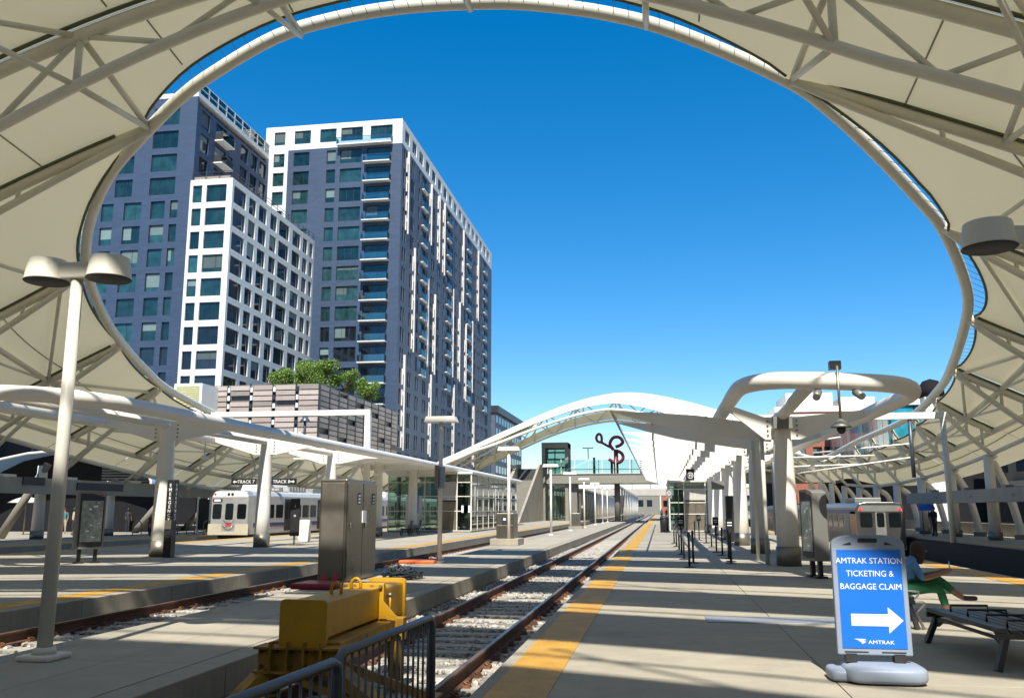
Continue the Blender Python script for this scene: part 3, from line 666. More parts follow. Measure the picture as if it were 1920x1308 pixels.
for i in range(26):
    a = rnd.random() * 6.28; r0 = rnd.uniform(.12, .42); P = []
    for k in range(14):
        an = a + k * .45; P.append((-6.05 + math.cos(an) * r0 * 1.2 + rnd.uniform(-.03, .03), 20.9 + math.sin(an) * r0 * 1.5 + rnd.uniform(-.05, .05), .03 + max(0, .34 - r0 * .6) * rnd.random() + .012 * (i % 4)))
    cm.tube(spline(P, 2), .016, 5)
o = cm.build('cable_heap', M('cable', (.022, .03, .038), .55)); tag(o, 'tangled heap of black cable lying beside the tall steel cabinet', 'cable')
# ------------------------------------------------------------------ buffer stop
bt = T('buffer_stop', 'yellow steel buffer stop at the end of the main track', 'buffer stop', (-3.25, 9.2, -.35))
bx = -3.27
def rrect(w_, h_, r, n=4):
    P = []
    for cx, cy, a0 in ((w_ / 2 - r, h_ / 2 - r, 0), (-w_ / 2 + r, h_ / 2 - r, 90), (-w_ / 2 + r, -h_ / 2 + r, 180), (w_ / 2 - r, -h_ / 2 + r, 270)):
        for k in range(n + 1): a = R_(a0 + 90 * k / n); P.append((cx + r * math.cos(a), cy + r * math.sin(a)))
    return P
PX = lambda ox, oz: (lambda a, b, d: (ox + a, d, oz + b))
MB().prism(rrect(.46, .42, .04), PX(bx, .575), 8.05, 8.10).build('rear_plate', yellow, bt, bevel=.006)
MB().box(bx - .19, bx + .19, 8.10, 9.75, .43, .76).build('beam', yellow, bt, bevel=.012)
MB().box(bx - .235, bx + .235, 9.75, 9.82, .36, .80).build('collar_plate', yellow, bt, bevel=.008)
MB().prism(rrect(.40, .40, .045), PX(bx + .02, .57), 9.82, 10.55).build('buffer_head', yellow, bt, bevel=.012)
MB().prism(rrect(.46, .46, .05), PX(bx + .02, .57), 10.55, 10.60).build('striker_plate', yellow, bt, bevel=.008)
for y in (8.9, 9.5): MB().tube(spline([(bx - .05, y, .755), (bx - .05, y, .83), (bx, y, .87), (bx + .05, y, .83), (bx + .05, y, .755)], 3), .018, 6).build('lifting_lug', yellow, bt)
for z in (.45, .66): MB().tube([(bx + .225, 9.95, z), (bx + .27, 9.95, z)], .025, 8).build('bolt', steeld, bt)
MB().tube([(bx + .25, 9.95, .45), (bx + .25, 9.95, .66)], .012, 6).build('bolt_rod', yellow, bt)
MB().box(bx - .40, bx + .40, 8.0, 8.14, .16, .37).build('cross_beam', yelldirty, bt, bevel=.006); MB().box(bx - .42, bx + .42, 7.94, 8.2, .355, .375).build('beam_flange', yelldirty, bt); MB().box(bx - .42, bx + .42, 7.94, 8.2, .145, .165).build('beam_flange', yelldirty, bt)
for k in range(4): MB().box(bx - .27 + k * .16, bx - .25 + k * .16, 7.93, 8.0, .165, .42).build('stiffener', yelldirty, bt)
for s in (-1, 1): MB().box(bx + s * .24 - .09, bx + s * .24 + .09, 8.14, 10.0, .20, .40).build('longitudinal_beam', yelldirty, bt, bevel=.006)
MB().box(bx - .42, bx + .42, 9.9, 10.05, .18, .42).build('cross_beam', yelldirty, bt, bevel=.006)
MB().prism([(bx + .20, .43), (bx + .42, .43), (bx + .20, .66)], lambda a, b, d: (a, 9.70 + d, b), 0, .03).build('gusset', yellow, bt)
for s in (-1, 1):
    fx = -3.06 + s * .80
    MB().bar((bx + s * .33, 8.07, .17), (fx, 7.75, -.17), .16, .1).build('front_leg', yelldirty, bt)
    MB().bar((bx + s * .30, 9.95, .2), (bx + s * .34, 9.97, -.36), .14, .1, (0, 1, 0)).build('rear_leg', yelldirty, bt)
    MB().bar((bx + s * .33, 8.3, .17), (fx, 8.75, -.17), .12, .08).build('brace_leg', yelldirty, bt)
    [MB().box(fx - .1, fx + .1, q - .2, q + .2, -.19, -.165).build('rail_shoe', yelldirty, bt) for q in (7.75, 8.75)]
MB().bar((bx - .3, 8.07, .17), (-3.06 + .7, 7.9, -.17), .09, .06).build('cross_brace', yelldirty, bt)
for zx in (-.2, -.1, .1, .2):
    for zz in (.395, .765): MB().tube([(bx + zx, 9.745, zz), (bx + zx, 9.72, zz)], .02, 6).build('bolt', steeld, bt)
for k in range(6):
    for zz in (.2, .33): MB().tube([(bx - .36 + k * .144, 8.0, zz), (bx - .36 + k * .144, 7.975, zz)], .017, 6).build('bolt', rust, bt)
# ------------------------------------------------------------------ crowd barriers
def barrier(label, x0, y0, x1, y1):
    t = T('crowd_barrier', label, 'barrier', ((x0 + x1) / 2, (y0 + y1) / 2, -.38), group=None)
    zt, zb = .75, -.18; A = Vector((x0, y0, 0)); B = Vector((x1, y1, 0)); D = (B - A).normalized(); c = .09
    P = [A + Vector((0, 0, -.36)), A + Vector((0, 0, zt - c)), A + D * c * .3 + Vector((0, 0, zt - c * .3)), A + D * c + Vector((0, 0, zt)), B - D * c + Vector((0, 0, zt)), B - D * c * .3 + Vector((0, 0, zt - c * .3)), B + Vector((0, 0, zt - c)), B + Vector((0, 0, -.36))]
    MB().tube(P, .027, 12).build('frame_tube', galv, t); MB().tube([A + Vector((0, 0, zb)), B + Vector((0, 0, zb))], .02, 8).build('bottom_rail', galv, t)
    n = int((B - A).length / .115)
    me = MB().tube([(0, 0, zb), (0, 0, zt - .02)], .0095, 8).mesh('bar', galv)
    for i in range(1, n): put('bar', me, t, loc=A + (B - A) * i / n)
    for q in (.15, .85):
        p = A + (B - A) * q; MB().bar(p + Vector((-.3, 0, -.37)), p + Vector((.14, 0, -.37)), .05, .02).build('foot', galv, t); MB().tube([p + Vector((0, 0, -.37)), p + Vector((0, 0, zb))], .018, 8).build('foot_post', galv, t)
barrier('grey tubular crowd barrier beside the track, the farther panel', -1.93, 5.3, -1.84, 7.25)
barrier('grey tubular crowd barrier at the bottom edge, the nearer panel', -1.98, 3.2, -1.85, 5.12)
# ------------------------------------------------------------------ blue station sign
sg = T('pavement_sign', 'blue portable station sign with white arrow in a grey frame', 'sign', (1.98, 9.33, 0))
sx, sy = 1.985, 9.33
pf = []
W_, Hb, Ht = .342, .235, 1.26
for k in range(13): a = R_(180 - 180 * k / 12); pf.append((W_ * math.copysign(abs(math.cos(a)) ** .55, math.cos(a)), Ht + .10 * math.sin(a) ** .9))
outline = [(-W_, Hb)] + pf + [(W_, Hb)]
SF = lambda a, b, d: (sx + a, sy + d + (b - .2) * .02, b)
MB().prism(outline, SF, -.04, .04).build('frame', signgrey, sg, bevel=.012)
pan = MB().prism([(-.296, .30), (.296, .30), (.296, 1.215), (-.296, 1.215)], SF, -.047, -.041).build('sign_panel', signblue, sg)
for (x0, x1, z0, z1) in ((-.09, .09, 1.285, 1.325), ): MB().prism(rrect(x1 - x0, z1 - z0, .012), lambda a, b, d: SF(a, b + 1.305, d), -.043, -.039).build('handle_slot', blackp, sg)
for s in (-1, 1): MB().prism([(s * .15, 1.262), (s * .24, 1.262), (s * .16, 1.29)], SF, -.043, -.039).build('frame_slot', blackp, sg)
for s in (-1, 1): MB().prism([(s * .06, .258), (s * .28, .258), (s * .28, .27), (s * .06, .27)], SF, -.043, -.039).build('frame_slot', blackp, sg)
def sgt(t_, z, size, x=0, s_=1., bold=0.0):
    p = SF(x, z, -.0485); me = text_mesh(t_, size, s_, 'CENTER', .001, bold); me.materials.clear(); me.materials.append(textw)
    return put('lettering', me, sg, loc=p, rot=(math.pi / 2 - .02, 0, 0))
sgt('AMTRAK STATION', 1.11, .078, 0, .94); sgt('TICKETING &', .99, .078, 0, .94); sgt('BAGGAGE CLAIM', .868, .078, 0, .94)
MB().prism([(-.20, .505), (.14, .505), (.14, .44), (.275, .56), (.14, .68), (.14, .615), (-.20, .615)], SF, -.0495, -.0475).build('arrow', textw, sg)
sgt('AMTRAK', .355, .048, .06, 1.25, 0.)
for j, (za, zb_) in enumerate(((.385, .376), (.37, .362), (.357, .35))): MB().prism([(-.19 + j * .035, za), (-.075, za - .001), (-.12, zb_ - .012), (-.15 + j * .02, zb_)], SF, -.0495, -.0475).build('logo_stripe', textw, sg)
for s in (-1, 1): MB().box(sx + s * .22 - .05, sx + s * .22 + .05, sy - .05, sy + .05, .17, .25).build('spring_foot', blackp, sg)
def pillow(cx, cy, cz, a, b, c, par, nm):
    m = MB(); rows = []
    pw = lambda v, e: math.copysign(abs(v) ** e, v)
    for i in range(17):
        v = -math.pi / 2 + math.pi * i / 16; rows.append([(cx + a * pw(math.cos(v), .35) * pw(math.cos(2 * math.pi * j / 32), .35), cy + b * pw(math.cos(v), .4) * pw(math.sin(2 * math.pi * j / 32), .5), cz + c * pw(math.sin(v), .55)) for j in range(33)])
    return m.grid(rows).build(nm, signgrey, par)
pillow(sx + .06, sy - .02, .085, .37, .29, .085, sg, 'water_base'); pillow(sx - .30, sy + .02, .06, .14, .2, .06, sg, 'base_lug')
# ------------------------------------------------------------------ benches
def bench(name, label, loc, rz, L_, W2, h, mat, nslat=7, arms=True, back=False):
    t = T(name, label, 'bench', loc, rz)
    for i in range(nslat):
        x = -W2 / 2 + W2 * (i + .5) / nslat; MB().box(x - W2 / nslat * .42, x + W2 / nslat * .42, -L_ / 2, L_ / 2, h - .03, h + (.018 if i in (0, nslat - 1) else 0)).build('seat_slat', mat, t, True, .006)
    MB().box(-W2 / 2, W2 / 2, -L_ / 2, -L_ / 2 + .05, h - .09, h - .031).build('end_rail', mat, t, True); MB().box(-W2 / 2, W2 / 2, L_ / 2 - .05, L_ / 2, h - .09, h - .031).build('end_rail', mat, t, True)
    for sx_ in (-1, 1):
        for sy_ in (-1, 1): MB().bar((sx_ * W2 * .36, sy_ * (L_ / 2 - .08), h - .05), (sx_ * W2 * .52, sy_ * (L_ / 2 - .02), 0), .055, .09, (0, 1, 0)).build('leg', mat, t, True)
    for s in (-1, 1): MB().prism([(-L_ / 2 + .1, h - .09), (L_ / 2 - .1, h - .09), (L_ / 2 - .1, h - .2), (L_ / 2 - .28, h - .12), (-L_ / 2 + .28, h - .12), (-L_ / 2 + .1, h - .2)], lambda a, b, d: (s * W2 * .38 + d, a, b), -.02, .02).build('apron', mat, t, True)
    if arms:
        for k in range(4):
            y = -L_ / 2 + L_ * (k + .5) / 4; MB().tube([(-W2 * .25, y, h), (-W2 * .25, y, h + .07), (W2 * .25, y, h + .07), (W2 * .25, y, h)], .014, 6).build('armrest', mat, t, True)
    if back:
        for k in range(5): MB().box(-W2 / 2 - .08 - k * .02, -W2 / 2 - .05 - k * .02, -L_ / 2, L_ / 2, h + .08 + k * .085, h + .15 + k * .085).build('back_slat', mat, t, True)
        for s in (-1, 1): MB().bar((-W2 / 2 - .02, s * (L_ / 2 - .1), h - .05), (-W2 / 2 - .17, s * (L_ / 2 - .1), h + .5), .04).build('back_post', mat, t, True)
    return t
dsteel = M('bench_steel', (.045, .048, .05), .38, .55, var=.2)
bench('bench', 'backless dark metal bench in the shade at the right edge', (3.68, 11.05, 0), R_(4), 2.0, .85, .40, dsteel)
t = bench('bench', 'dark bench under the seated person, its chrome end showing behind the sign', (3.12, 14.0, 0), 0, 1.5, .55, .42, dsteel, 6, False)
MB().tube(spline([(3.12, 13.3, .50), (3.42, 13.3, .50), (3.46, 13.3, .47), (3.40, 13.3, .40), (3.30, 13.3, .36), (3.48, 13.3, .36), (3.52, 13.3, .33), (3.40, 13.3, .22)], 3), .014, 8).build('armrest', M('chrome', (.7, .7, .7), .15, .95), t); MB().bar((3.40, 13.3, .23), (3.50, 13.3, 0), .05, .03).build('arm_leg', steeld, t)
for i, y in enumerate((55.6, 57.8)): bench('bench', ['black slatted seat with back near the left glass lobby', 'second black slatted seat behind the first by the left lobby'][i], (-16.0, y, 0), R_(200), 1.5, .5, .43, black, 5, False, True)
# ------------------------------------------------------------------ people
def person(label, J, edges, mats, hairpts=None, head=None, loc=(0, 0, 0), extra=None, cat='person', rz=0, sub=2):
    """one continuous skinned figure; faces take the clothing of the nearest limb"""
    names = list(J); me = bpy.data.meshes.new('body'); me.from_pydata([J[n][0] for n in names], [(names.index(a), names.index(b)) for a, b, m in edges], [])
    o = bpy.data.objects.new('tmp', me); col.objects.link(o); md = o.modifiers.new('s', 'SKIN'); md.use_smooth_shade = True
    for i, n in enumerate(names):
        r = J[n][1]; me.skin_vertices[0].data[i].radius = (r, r) if not isinstance(r, tuple) else r; me.skin_vertices[0].data[i].use_root = (i == 0)
    s2 = o.modifiers.new('u', 'SUBSURF'); s2.levels = sub; s2.render_levels = sub
    dg = bpy.context.evaluated_depsgraph_get(); nm = bpy.data.meshes.new_from_object(o.evaluated_get(dg)); bpy.data.objects.remove(o)
    nm.materials.clear()
    for m in mats: nm.materials.append(m)
    segs = [(Vector(J[a][0]), Vector(J[b][0]), m) for a, b, m in edges]
    mi = []
    for p in nm.polygons:
        c = p.center; best = (9, 0)
        for a, b, m in segs:
            d = b - a; t = max(0, min(1, (c - a).dot(d) / max(d.length_squared, 1e-9))); q = (a + d * t - c).length
            if q < best[0]: best = (q, m)
        mi.append(best[1])
    nm.polygons.foreach_set('material_index', mi); nm.polygons.foreach_set('use_smooth', [True] * len(mi))
    nm.name = 'body'
    r = T('person', label, cat, loc, rz); put('body', nm, r, True); return r
def standing(label, loc, rz, top, bottom, hairm=hair, h=1.72, bag=None, arm=0.):
    k = h / 1.75
    def v(x, y, z): return (x * k, y * k, z * k)
    J = {'pel': (v(0, 0, .95), .13), 'wst': (v(0, 0, 1.1), .12), 'cst': (v(0, .01, 1.32), (.15, .115)), 'nck': (v(0, 0, 1.48), .055), 'hd0': (v(0, -.02, 1.58), .085), 'hd1': (v(0, -.02, 1.68), .075)}
    for s, n in ((-1, 'L'), (1, 'R')):
        J['sh' + n] = (v(s * .19, 0, 1.41), .06); J['el' + n] = (v(s * .24, -.03 - arm * .05, 1.13), .045); J['wr' + n] = (v(s * .22, -.10 - arm * .2, .92 + arm * .2), .032); J['fi' + n] = (v(s * .21, -.14 - arm * .22, .80 + arm * .25), .028)
        J['hp' + n] = (v(s * .09, 0, .90), .095); J['kn' + n] = (v(s * .10, -.03 * s, .50), .065); J['an' + n] = (v(s * .10, .03 * s, .09), .042); J['to' + n] = (v(s * .11, -.14 + .03 * s, .035), .038)
    E = [('pel', 'wst', 0), ('wst', 'cst', 0), ('cst', 'nck', 0), ('nck', 'hd0', 2), ('hd0', 'hd1', 2)]
    for n in 'LR': E += [('cst', 'sh' + n, 0), ('sh' + n, 'el' + n, 0), ('el' + n, 'wr' + n, 2), ('wr' + n, 'fi' + n, 2), ('pel', 'hp' + n, 1), ('hp' + n, 'kn' + n, 1), ('kn' + n, 'an' + n, 1), ('an' + n, 'to' + n, 3)]
    r = person(label, J, E, [top, bottom, skin, blackp], loc=loc, rz=rz, sub=1)
    MB().lathe([(0, .13), (.07, .11), (.098, .04), (.1, -.02), (.09, -.08)], (0, .012 * k, 1.63 * k), 12).build('hair', hairm, r, True)
    MB().tube([v(0, -.10, 1.60), v(0, -.125, 1.585)], [.02, .012], 6).build('nose', skin, r, True)
    if bag: MB().box(-.15, .15, .10, .25, 1.0 * k, 1.4 * k).build('backpack', bag, r, True, .03)
    return r
cw = M('shirt_white', (.75, .75, .74), .8); ck = M('cloth_dark', (.02, .022, .03), .85); ct = M('cloth_teal', (.05, .16, .17), .85); cb_ = M('cloth_beige', (.45, .36, .25), .85); cbl = M('cloth_blue', (.10, .27, .50), .85, var=.15, scale=9, bump=.4, bscale=25); cgr = M('cloth_green', (.015, .14, .05), .85, var=.12, scale=9, bump=.3, bscale=25); crd = M('cloth_red', (.30, .02, .02), .85)
standing('person in white shirt and black trousers walking on the far left platform', (-37.5, 53.4, 0), R_(70), cw, ck)
standing('person in teal top and pale shorts beside the white-shirted walker', (-39.9, 55.6, 0), R_(20), ct, cb_)
standing('person in dark clothes standing behind the bike hoops at far left', (-38.0, 60, 0), R_(180), ck, ck)
standing('person in beige standing behind the left lamp post on the far platform', (-36.3, 51.5, 0), R_(120), cb_, ck)
standing('dark clothed person waiting on the far right platform under the beam', (16.3, 58, 0), R_(-60), ck, ck, h=1.8)
standing('second dark figure beside the first on the far right platform', (16.9, 60.5, 0), R_(10), ck, cb_, h=1.75)
# the seated phone user
J = {'pel': ((3.34, 14.02, .50), .135), 'wst': ((3.36, 14.02, .62), .125), 'cst': ((3.44, 14.02, .80), (.15, .13)), 'nck': ((3.52, 14.02, .93), .05), 'hd0': ((3.575, 14.02, .985), .078), 'hd1': ((3.61, 14.02, 1.05), .072),
     'hpN': ((3.38, 13.92, .48), .10), 'knN': ((3.80, 13.90, .51), .072), 'caN': ((3.86, 13.90, .27), .058), 'anN': ((3.92, 13.90, .10), .038), 'toN': ((4.09, 13.88, .05), .036),
     'hpF': ((3.38, 14.13, .48), .10), 'knF': ((3.82, 14.05, .63), .072), 'caF': ((4.0, 14.0, .46), .055), 'anF': ((4.13, 13.97, .36), .038), 'toF': ((4.32, 13.95, .36), .036),
     'shN': ((3.47, 13.84, .83), .062), 'elN': ((3.56, 13.80, .63), .046), 'wrN': ((3.86, 13.86, .71), .03), 'pmN': ((3.94, 13.88, .735), .034),
     'shF': ((3.47, 14.20, .83), .062), 'elF': ((3.58, 14.22, .63), .046), 'wrF': ((3.84, 14.06, .71), .03), 'pmF': ((3.92, 14.02, .735), .034)}
E_ = [('pel', 'wst', 0), ('wst', 'cst', 0), ('cst', 'nck', 0), ('nck', 'hd0', 2), ('hd0', 'hd1', 2), ('pel', 'hpN', 1), ('hpN', 'knN', 1), ('knN', 'caN', 1), ('caN', 'anN', 2), ('anN', 'toN', 3), ('pel', 'hpF', 1), ('hpF', 'knF', 1), ('knF', 'caF', 1), ('caF', 'anF', 2), ('anF', 'toF', 3),
      ('cst', 'shN', 0), ('shN', 'elN', 0), ('elN', 'wrN', 2), ('wrN', 'pmN', 2), ('cst', 'shF', 0), ('shF', 'elF', 0), ('elF', 'wrF', 2), ('wrF', 'pmF', 2)]
for h_, pm, y0, sg_ in (('N', 'pmN', 13.88, 1), ('F', 'pmF', 14.02, -1)):
    px, _, pz = J[pm][0]
    for f in range(4):
        a = 'f%s%da' % (h_, f); b = 'f%s%db' % (h_, f); J[a] = ((px + .035, y0 + sg_ * (-.012 + f * .016), pz + .022), .0085); J[b] = ((px + .048 - .004 * f, y0 + sg_ * (.02 + f * .014), pz + .03 + .004 * f), .0075); E_ += [(pm, a, 2), (a, b, 2)]
    J['t%sa' % h_] = ((px - .005, y0 + sg_ * .035, pz + .035), .009); E_.append((pm, 't%sa' % h_, 2))
pr_ = person('seated person in blue shirt and green trousers looking at a phone', J, E_, [cbl, cgr, skin, M('shoe', (.03, .03, .035), .7)])
MB().lathe([(0, .125), (.06, .115), (.098, .06), (.105, -.03), (.095, -.13), (.05, -.2)], (3.572, 14.02, 1.025), 14).build('hair', M('hair_brown', (.035, .015, .008), .6, var=.3, scale=30, bump=.6), pr_)
MB().tube([(3.675, 14.02, 1.015), (3.70, 14.02, 1.0)], [.018, .012], 6).build('nose', skin, pr_)
for s in (-1, 1): MB().lathe([(0, .01), (.012, 0), (0, -.01)], (3.672, 14.02 + s * .03, 1.035), 8).build('eye', blackp, pr_)
MB().box(3.66, 3.676, 14.0, 14.04, .965, .972).build('mouth', redp, pr_)
pr_.location = (.1, 0, 0)
ph = MB().box(-.035, .035, -.004, .004, -.07, .07).build('phone', M('phone_white', (.7, .7, .72), .3)); ph.location = (4.075, 13.95, .80); ph.rotation_euler = (0, R_(35), R_(80)); tag(ph, 'white phone held in the seated person\'s hands', 'phone')
# ------------------------------------------------------------------ kiosks and signs
mapm = M('map_print', (.30, .33, .30), .35, var=.5, scale=9)
def kiosk(label, loc, rz, z0=.42, z1=2.15, wd=.82, dp=.34):
    t = T('map_kiosk', label, 'kiosk', loc, rz); h = z1 - z0; zc = (z0 + z1) / 2
    b = MB().prism([(-wd / 2, z0), (wd / 2, z0), (wd / 2, z1 - .06), (wd * .2, z1), (-wd / 2, z1)], lambda a, b_, d: (a, d, b_), -dp / 2, dp / 2).build('cabinet', greyk, t, True, .02)
    pt = [(-wd / 2 + .07, z0 + .10), (0, z0 + .055), (wd / 2 - .05, z0 + .08), (wd / 2 - .05, z1 - .16), (0, z1 - .07), (-wd / 2 + .07, z1 - .06)]
    g = MB().prism(pt, lambda a, b_, d: (a, -dp / 2 + d, b_), -.012, -.001).build('display', blackp, t, True)
    m = MB().box(-wd / 2 + .13, wd / 2 - .09, -dp / 2 - .018, -dp / 2 - .0125, z0 + .22, z1 - .28).build('map_sheet', mapm, g, True)
    MB().box(-wd / 2 + .13, wd / 2 - .09, -dp / 2 - .019, -dp / 2 - .0125, z1 - .275, z1 - .22).build('map_header', M('header_blue', (.02, .03, .09), .5), g, True)
    rr = random.Random(3)
    for k in range(14):
        x = rr.uniform(-wd / 2 + .15, wd / 2 - .2); z = rr.uniform(z0 + .26, z1 - .34); MB().box(x, x + rr.uniform(.05, .1), -dp / 2 - .0195, -dp / 2 - .0185, z, z + rr.uniform(.01, .06)).build('map_text', textw if k % 3 else signgrey, m, True)
    for s in (-1, 1): MB().box(s * wd * .28 - .05, s * wd * .28 + .05, -.05, .05, .03, z0).build('leg', black, t, True); MB().box(s * wd * .28 - .13, s * wd * .28 + .13, -.13, .13, 0, .05).build('foot', black, t, True, .01)
    MB().box(wd * .28, wd * .36, -dp / 2 - .004, -dp / 2, z1 - .12, z1 - .075).build('emblem', M('emblem_red', (.5, .04, .05), .5), t, True)
    return t
kiosk('grey map kiosk on two black legs on the left platform', (-17.3, 25.3, 0), R_(46))
kiosk('grey kiosk on black legs beside the right platform column, seen edge on', (3.66, 22.8, 0), R_(-76), .40, 2.08, .78, .36)
t = T('emergency_post', 'black emergency call post lettered EMERGENCY beside the left column', 'call post', (-16.6, 28.75, 0))
MB().box(-16.74, -16.46, 28.6, 28.9, 0, 2.62).build('post', black, t, bevel=.015)
for i, ch in enumerate('EMERGENCY'):
    me = text_mesh(ch, .15, 1, 'CENTER', .001, .0015); me.materials.clear(); me.materials.append(textw)
    put('lettering', me, t, loc=(-16.6, 28.596, 2.42 - i * .145), rot=(math.pi / 2, 0, 0)); put('lettering', me, t, loc=(-16.456, 28.75, 2.42 - i * .145), rot=(math.pi / 2, 0, math.pi / 2))
MB().box(-16.72, -16.48, 28.57, 28.6, .95, 1.25).build('call_panel', steeld, t)
def board(name, label, x0, x1, y, z0, z1, txts, group=None, mat=black, zpost=None, size=.16):
    t = T(name, label, 'sign', ((x0 + x1) / 2, y, z0 if zpost is None else 0), group=group); MB().box(x0, x1, y - .03, y + .03, z0, z1).build('panel', mat, t, bevel=.008)
    for (tx, fx, fz, s_) in txts: lettering(tx, s_, (x0 + (x1 - x0) * fx, y - .033, z0 + (z1 - z0) * fz), t, textw)
    if zpost is not None: MB().box((x0 + x1) / 2 - .04, (x0 + x1) / 2 + .04, y - .029, y + .029, 0, z0).build('post', steeld, t); MB().box((x0 + x1) / 2 - .2, (x0 + x1) / 2 + .2, y - .15, y + .15, 0, .03).build('foot', steeld, t)
    return t
def arrow(t, x, y, z, s, L_=.2): MB().prism([(-s * L_ / 2, -.02), (s * .02, -.02), (s * .02, -.07), (s * L_ / 2, 0), (s * .02, .07), (s * .02, .02), (-s * L_ / 2, .02)], lambda a, b, d: (x + a, y + d, z + b), -.036, -.031).build('arrow', textw, t)
b1 = board('track_sign', 'black track sign with left arrow reading TRACK 7', -18.75, -17.58, 37.3, 2.68, 2.95, [('TRACK 7', .6, .48, .2)]); arrow(b1, -18.56, 37.3, 2.815, -1)
b2 = board('track_sign', 'black track sign with right arrow reading TRACK 8', -16.85, -15.7, 37.3, 2.68, 2.95, [('TRACK 8', .4, .48, .2)]); arrow(b2, -15.88, 37.3, 2.815, 1)
MB().bar((-17.58, 37.3, 2.8), (-17.4, 37.3, 2.8), .06).build('bracket', steeld, b1); MB().bar((-17.0, 37.3, 2.8), (-16.85, 37.3, 2.8), .06).build('bracket', steeld, b2)
board('small_sign', 'small grey plate sign below the TRACK 8 sign', -16.95, -16.3, 37.25, 2.38, 2.56, [('BUSES', .5, .5, .12)], mat=greyk)
board('info_board', 'narrow black information board on a steel foot left of the white board', -16.72, -16.28, 39.2, .42, 2.1, [('i', .5, .8, .2), ('o', .5, .55, .2)], zpost=1)
t = T('white_board', 'rounded white hoop board standing on the left platform', 'board', (-17.9, 43.8, 0)); MB().prism(rrect(.62, 1.02, .16), lambda a, b, d: (-17.9 + a, 43.8 + d, .55 + b), -.03, .03).build('panel', M('offwhite', (.62, .60, .55), .6), t, bevel=.01); MB().tube([(-17.9 + p[0] * 1.02, 43.8, .55 + p[1] * 1.02) for p in rrect(.62, 1.02, .16)], .03, 8, True).build('hoop', white, t)
hb = T('hanging_sign', 'black hanging platform sign with a circled letter H', 'sign', (1.57, 47, 3.08)); MB().box(1.36, 1.78, 46.97, 47.03, 3.08, 3.66).build('panel', black, hb)
MB().tube([(1.57 + .14 * math.cos(a * .3142), 46.965, 3.33 + .14 * math.sin(a * .3142)) for a in range(20)], .016, 6, True).build('letter_ring', textw, hb); lettering('H', .2, (1.57, 46.965, 3.33), hb, textw, bold=.002)
for s in (-.13, .13): MB().tube([(1.57 + s, 47, 3.66), (1.57 + s, 47, 4.4)], .01, 6).build('hanger', steeld, hb)
hb = T('hanging_sign', 'small hanging sign with circled letter C farther along the right platform', 'sign', (.62, 62.5, 2.2)); MB().box(.42, .82, 62.47, 62.53, 2.35, 2.95).build('panel', greyk, hb); MB().tube([(.62 + .13 * math.cos(a * .3142), 62.46, 2.7 + .13 * math.sin(a * .3142)) for a in range(20)], .016, 6, True).build('letter_ring', textw, hb); lettering('C', .2, (.62, 62.46, 2.7), hb, textw); MB().tube([(.62, 62.5, 2.95), (.62, 62.5, 4.1)], .02, 6).build('hanger', steeld, hb)
hb = T('hanging_sign', 'plain grey hanging panel beside the right platform columns', 'sign', (2.75, 44, 2.6)); MB().box(2.45, 3.05, 43.97, 44.03, 2.55, 2.95).build('panel', greyk, hb)
for s in (-.2, .2): MB().tube([(2.75 + s, 44, 2.95), (2.75 + s, 44, 4.1)], .01, 6).build('hanger', steeld, hb)
# queue posts
st = T('queue_post', 'black retractable belt queue post', 'queue post', (0.77, 26.2, 0), group='queue posts on the right platform')
MB().lathe([(.17, 0), (.17, .015), (.12, .03), (.035, .045)], n=18).build('base', black, st, True); MB().tube([(0, 0, .04), (0, 0, .86)], .032, 12).build('post', black, st, True); MB().lathe([(.036, .84), (.04, .86), (.04, .95), (.03, .97), (0, .972)], n=12).build('belt_head', blackp, st, True)
st['label'] = 'nearest black queue post, alone in front of the others'
SP = [(.95, 28.3, 0), (.72, 30.2, 0), (.72, 33.5, 1), (.70, 36.8, 0), (.66, 40.5, 0), (.62, 44.5, 0), (2.06, 28.2, 1), (2.14, 29.2, 0), (2.2, 31.0, 0), (2.14, 33.2, 0), (2.08, 35.6, 1), (2.16, 40.4, 0), (2.15, 44.9, 0), (2.0, 49.2, 1), (1.85, 51.3, 0)]
on = ['nearest', 'second', 'third', 'fourth', 'fifth', 'sixth', 'seventh', 'eighth', 'ninth']
for i, (x, y, sg_) in enumerate(SP):
    row, k = ('left', i) if i < 6 else ('right', i - 6)
    q = dup(st, (x, y, 0), 0, 'black queue post%s, %s of the %s row' % (' topped by a black notice', on[k], row) if sg_ else 'plain black queue post, %s of the %s row' % (on[k], row))
    if sg_:
        n = MB().box(x - .11, x + .11, y - .012, y + .012, 1.0, 1.32).build('notice', black, q); MB().tube([(x, y, .96), (x, y, 1.0)], .012, 6).build('notice_stem', black, q)
        for j in range(2): MB().box(x - .07, x + .07, y - .014, y - .0125, 1.12 + j * .08, 1.15 + j * .08).build('notice_text', textw, n)
o = MB().box(.62, 2.55, 13.6, 14.35, 0, .012).build('floor_hatch', M('hatch_steel', (.30, .32, .34), .5, .35, var=.12, scale=12), bevel=.004); tag(o, 'grey metal hatch plate set in the right platform paving', 'hatch')
t = T('trash_bin', 'dark round bin beside the glass lobby on the right platform', 'bin', (.25, 66, 0)); MB().lathe([(.28, 0), (.3, .9), (.28, .95)], (.25, 66, 0), 18).build('body', black, t); MB().lathe([(.31, .95), (.28, 1.1), (.1, 1.2), (0, 1.2)], (.25, 66, 0), 18).build('lid', blackp, t)
for i, (x, y) in enumerate(((3.1, 27.9), (3.05, 30))): o = MB().tube([(x, y, 0), (x, y, 4.1)], .06, 10).build('drain_pipe', whitegrey); tag(o, ['slim white pipe beside the nearest right platform column', 'slim white pipe behind the nearest right platform column'][i], 'pipe')
o = MB().box(3.3, 3.9, 47.0, 47.6, 0, 2.3).build('vending_machine', black, bevel=.03); tag(o, 'dark upright machine among the right platform columns', 'machine')
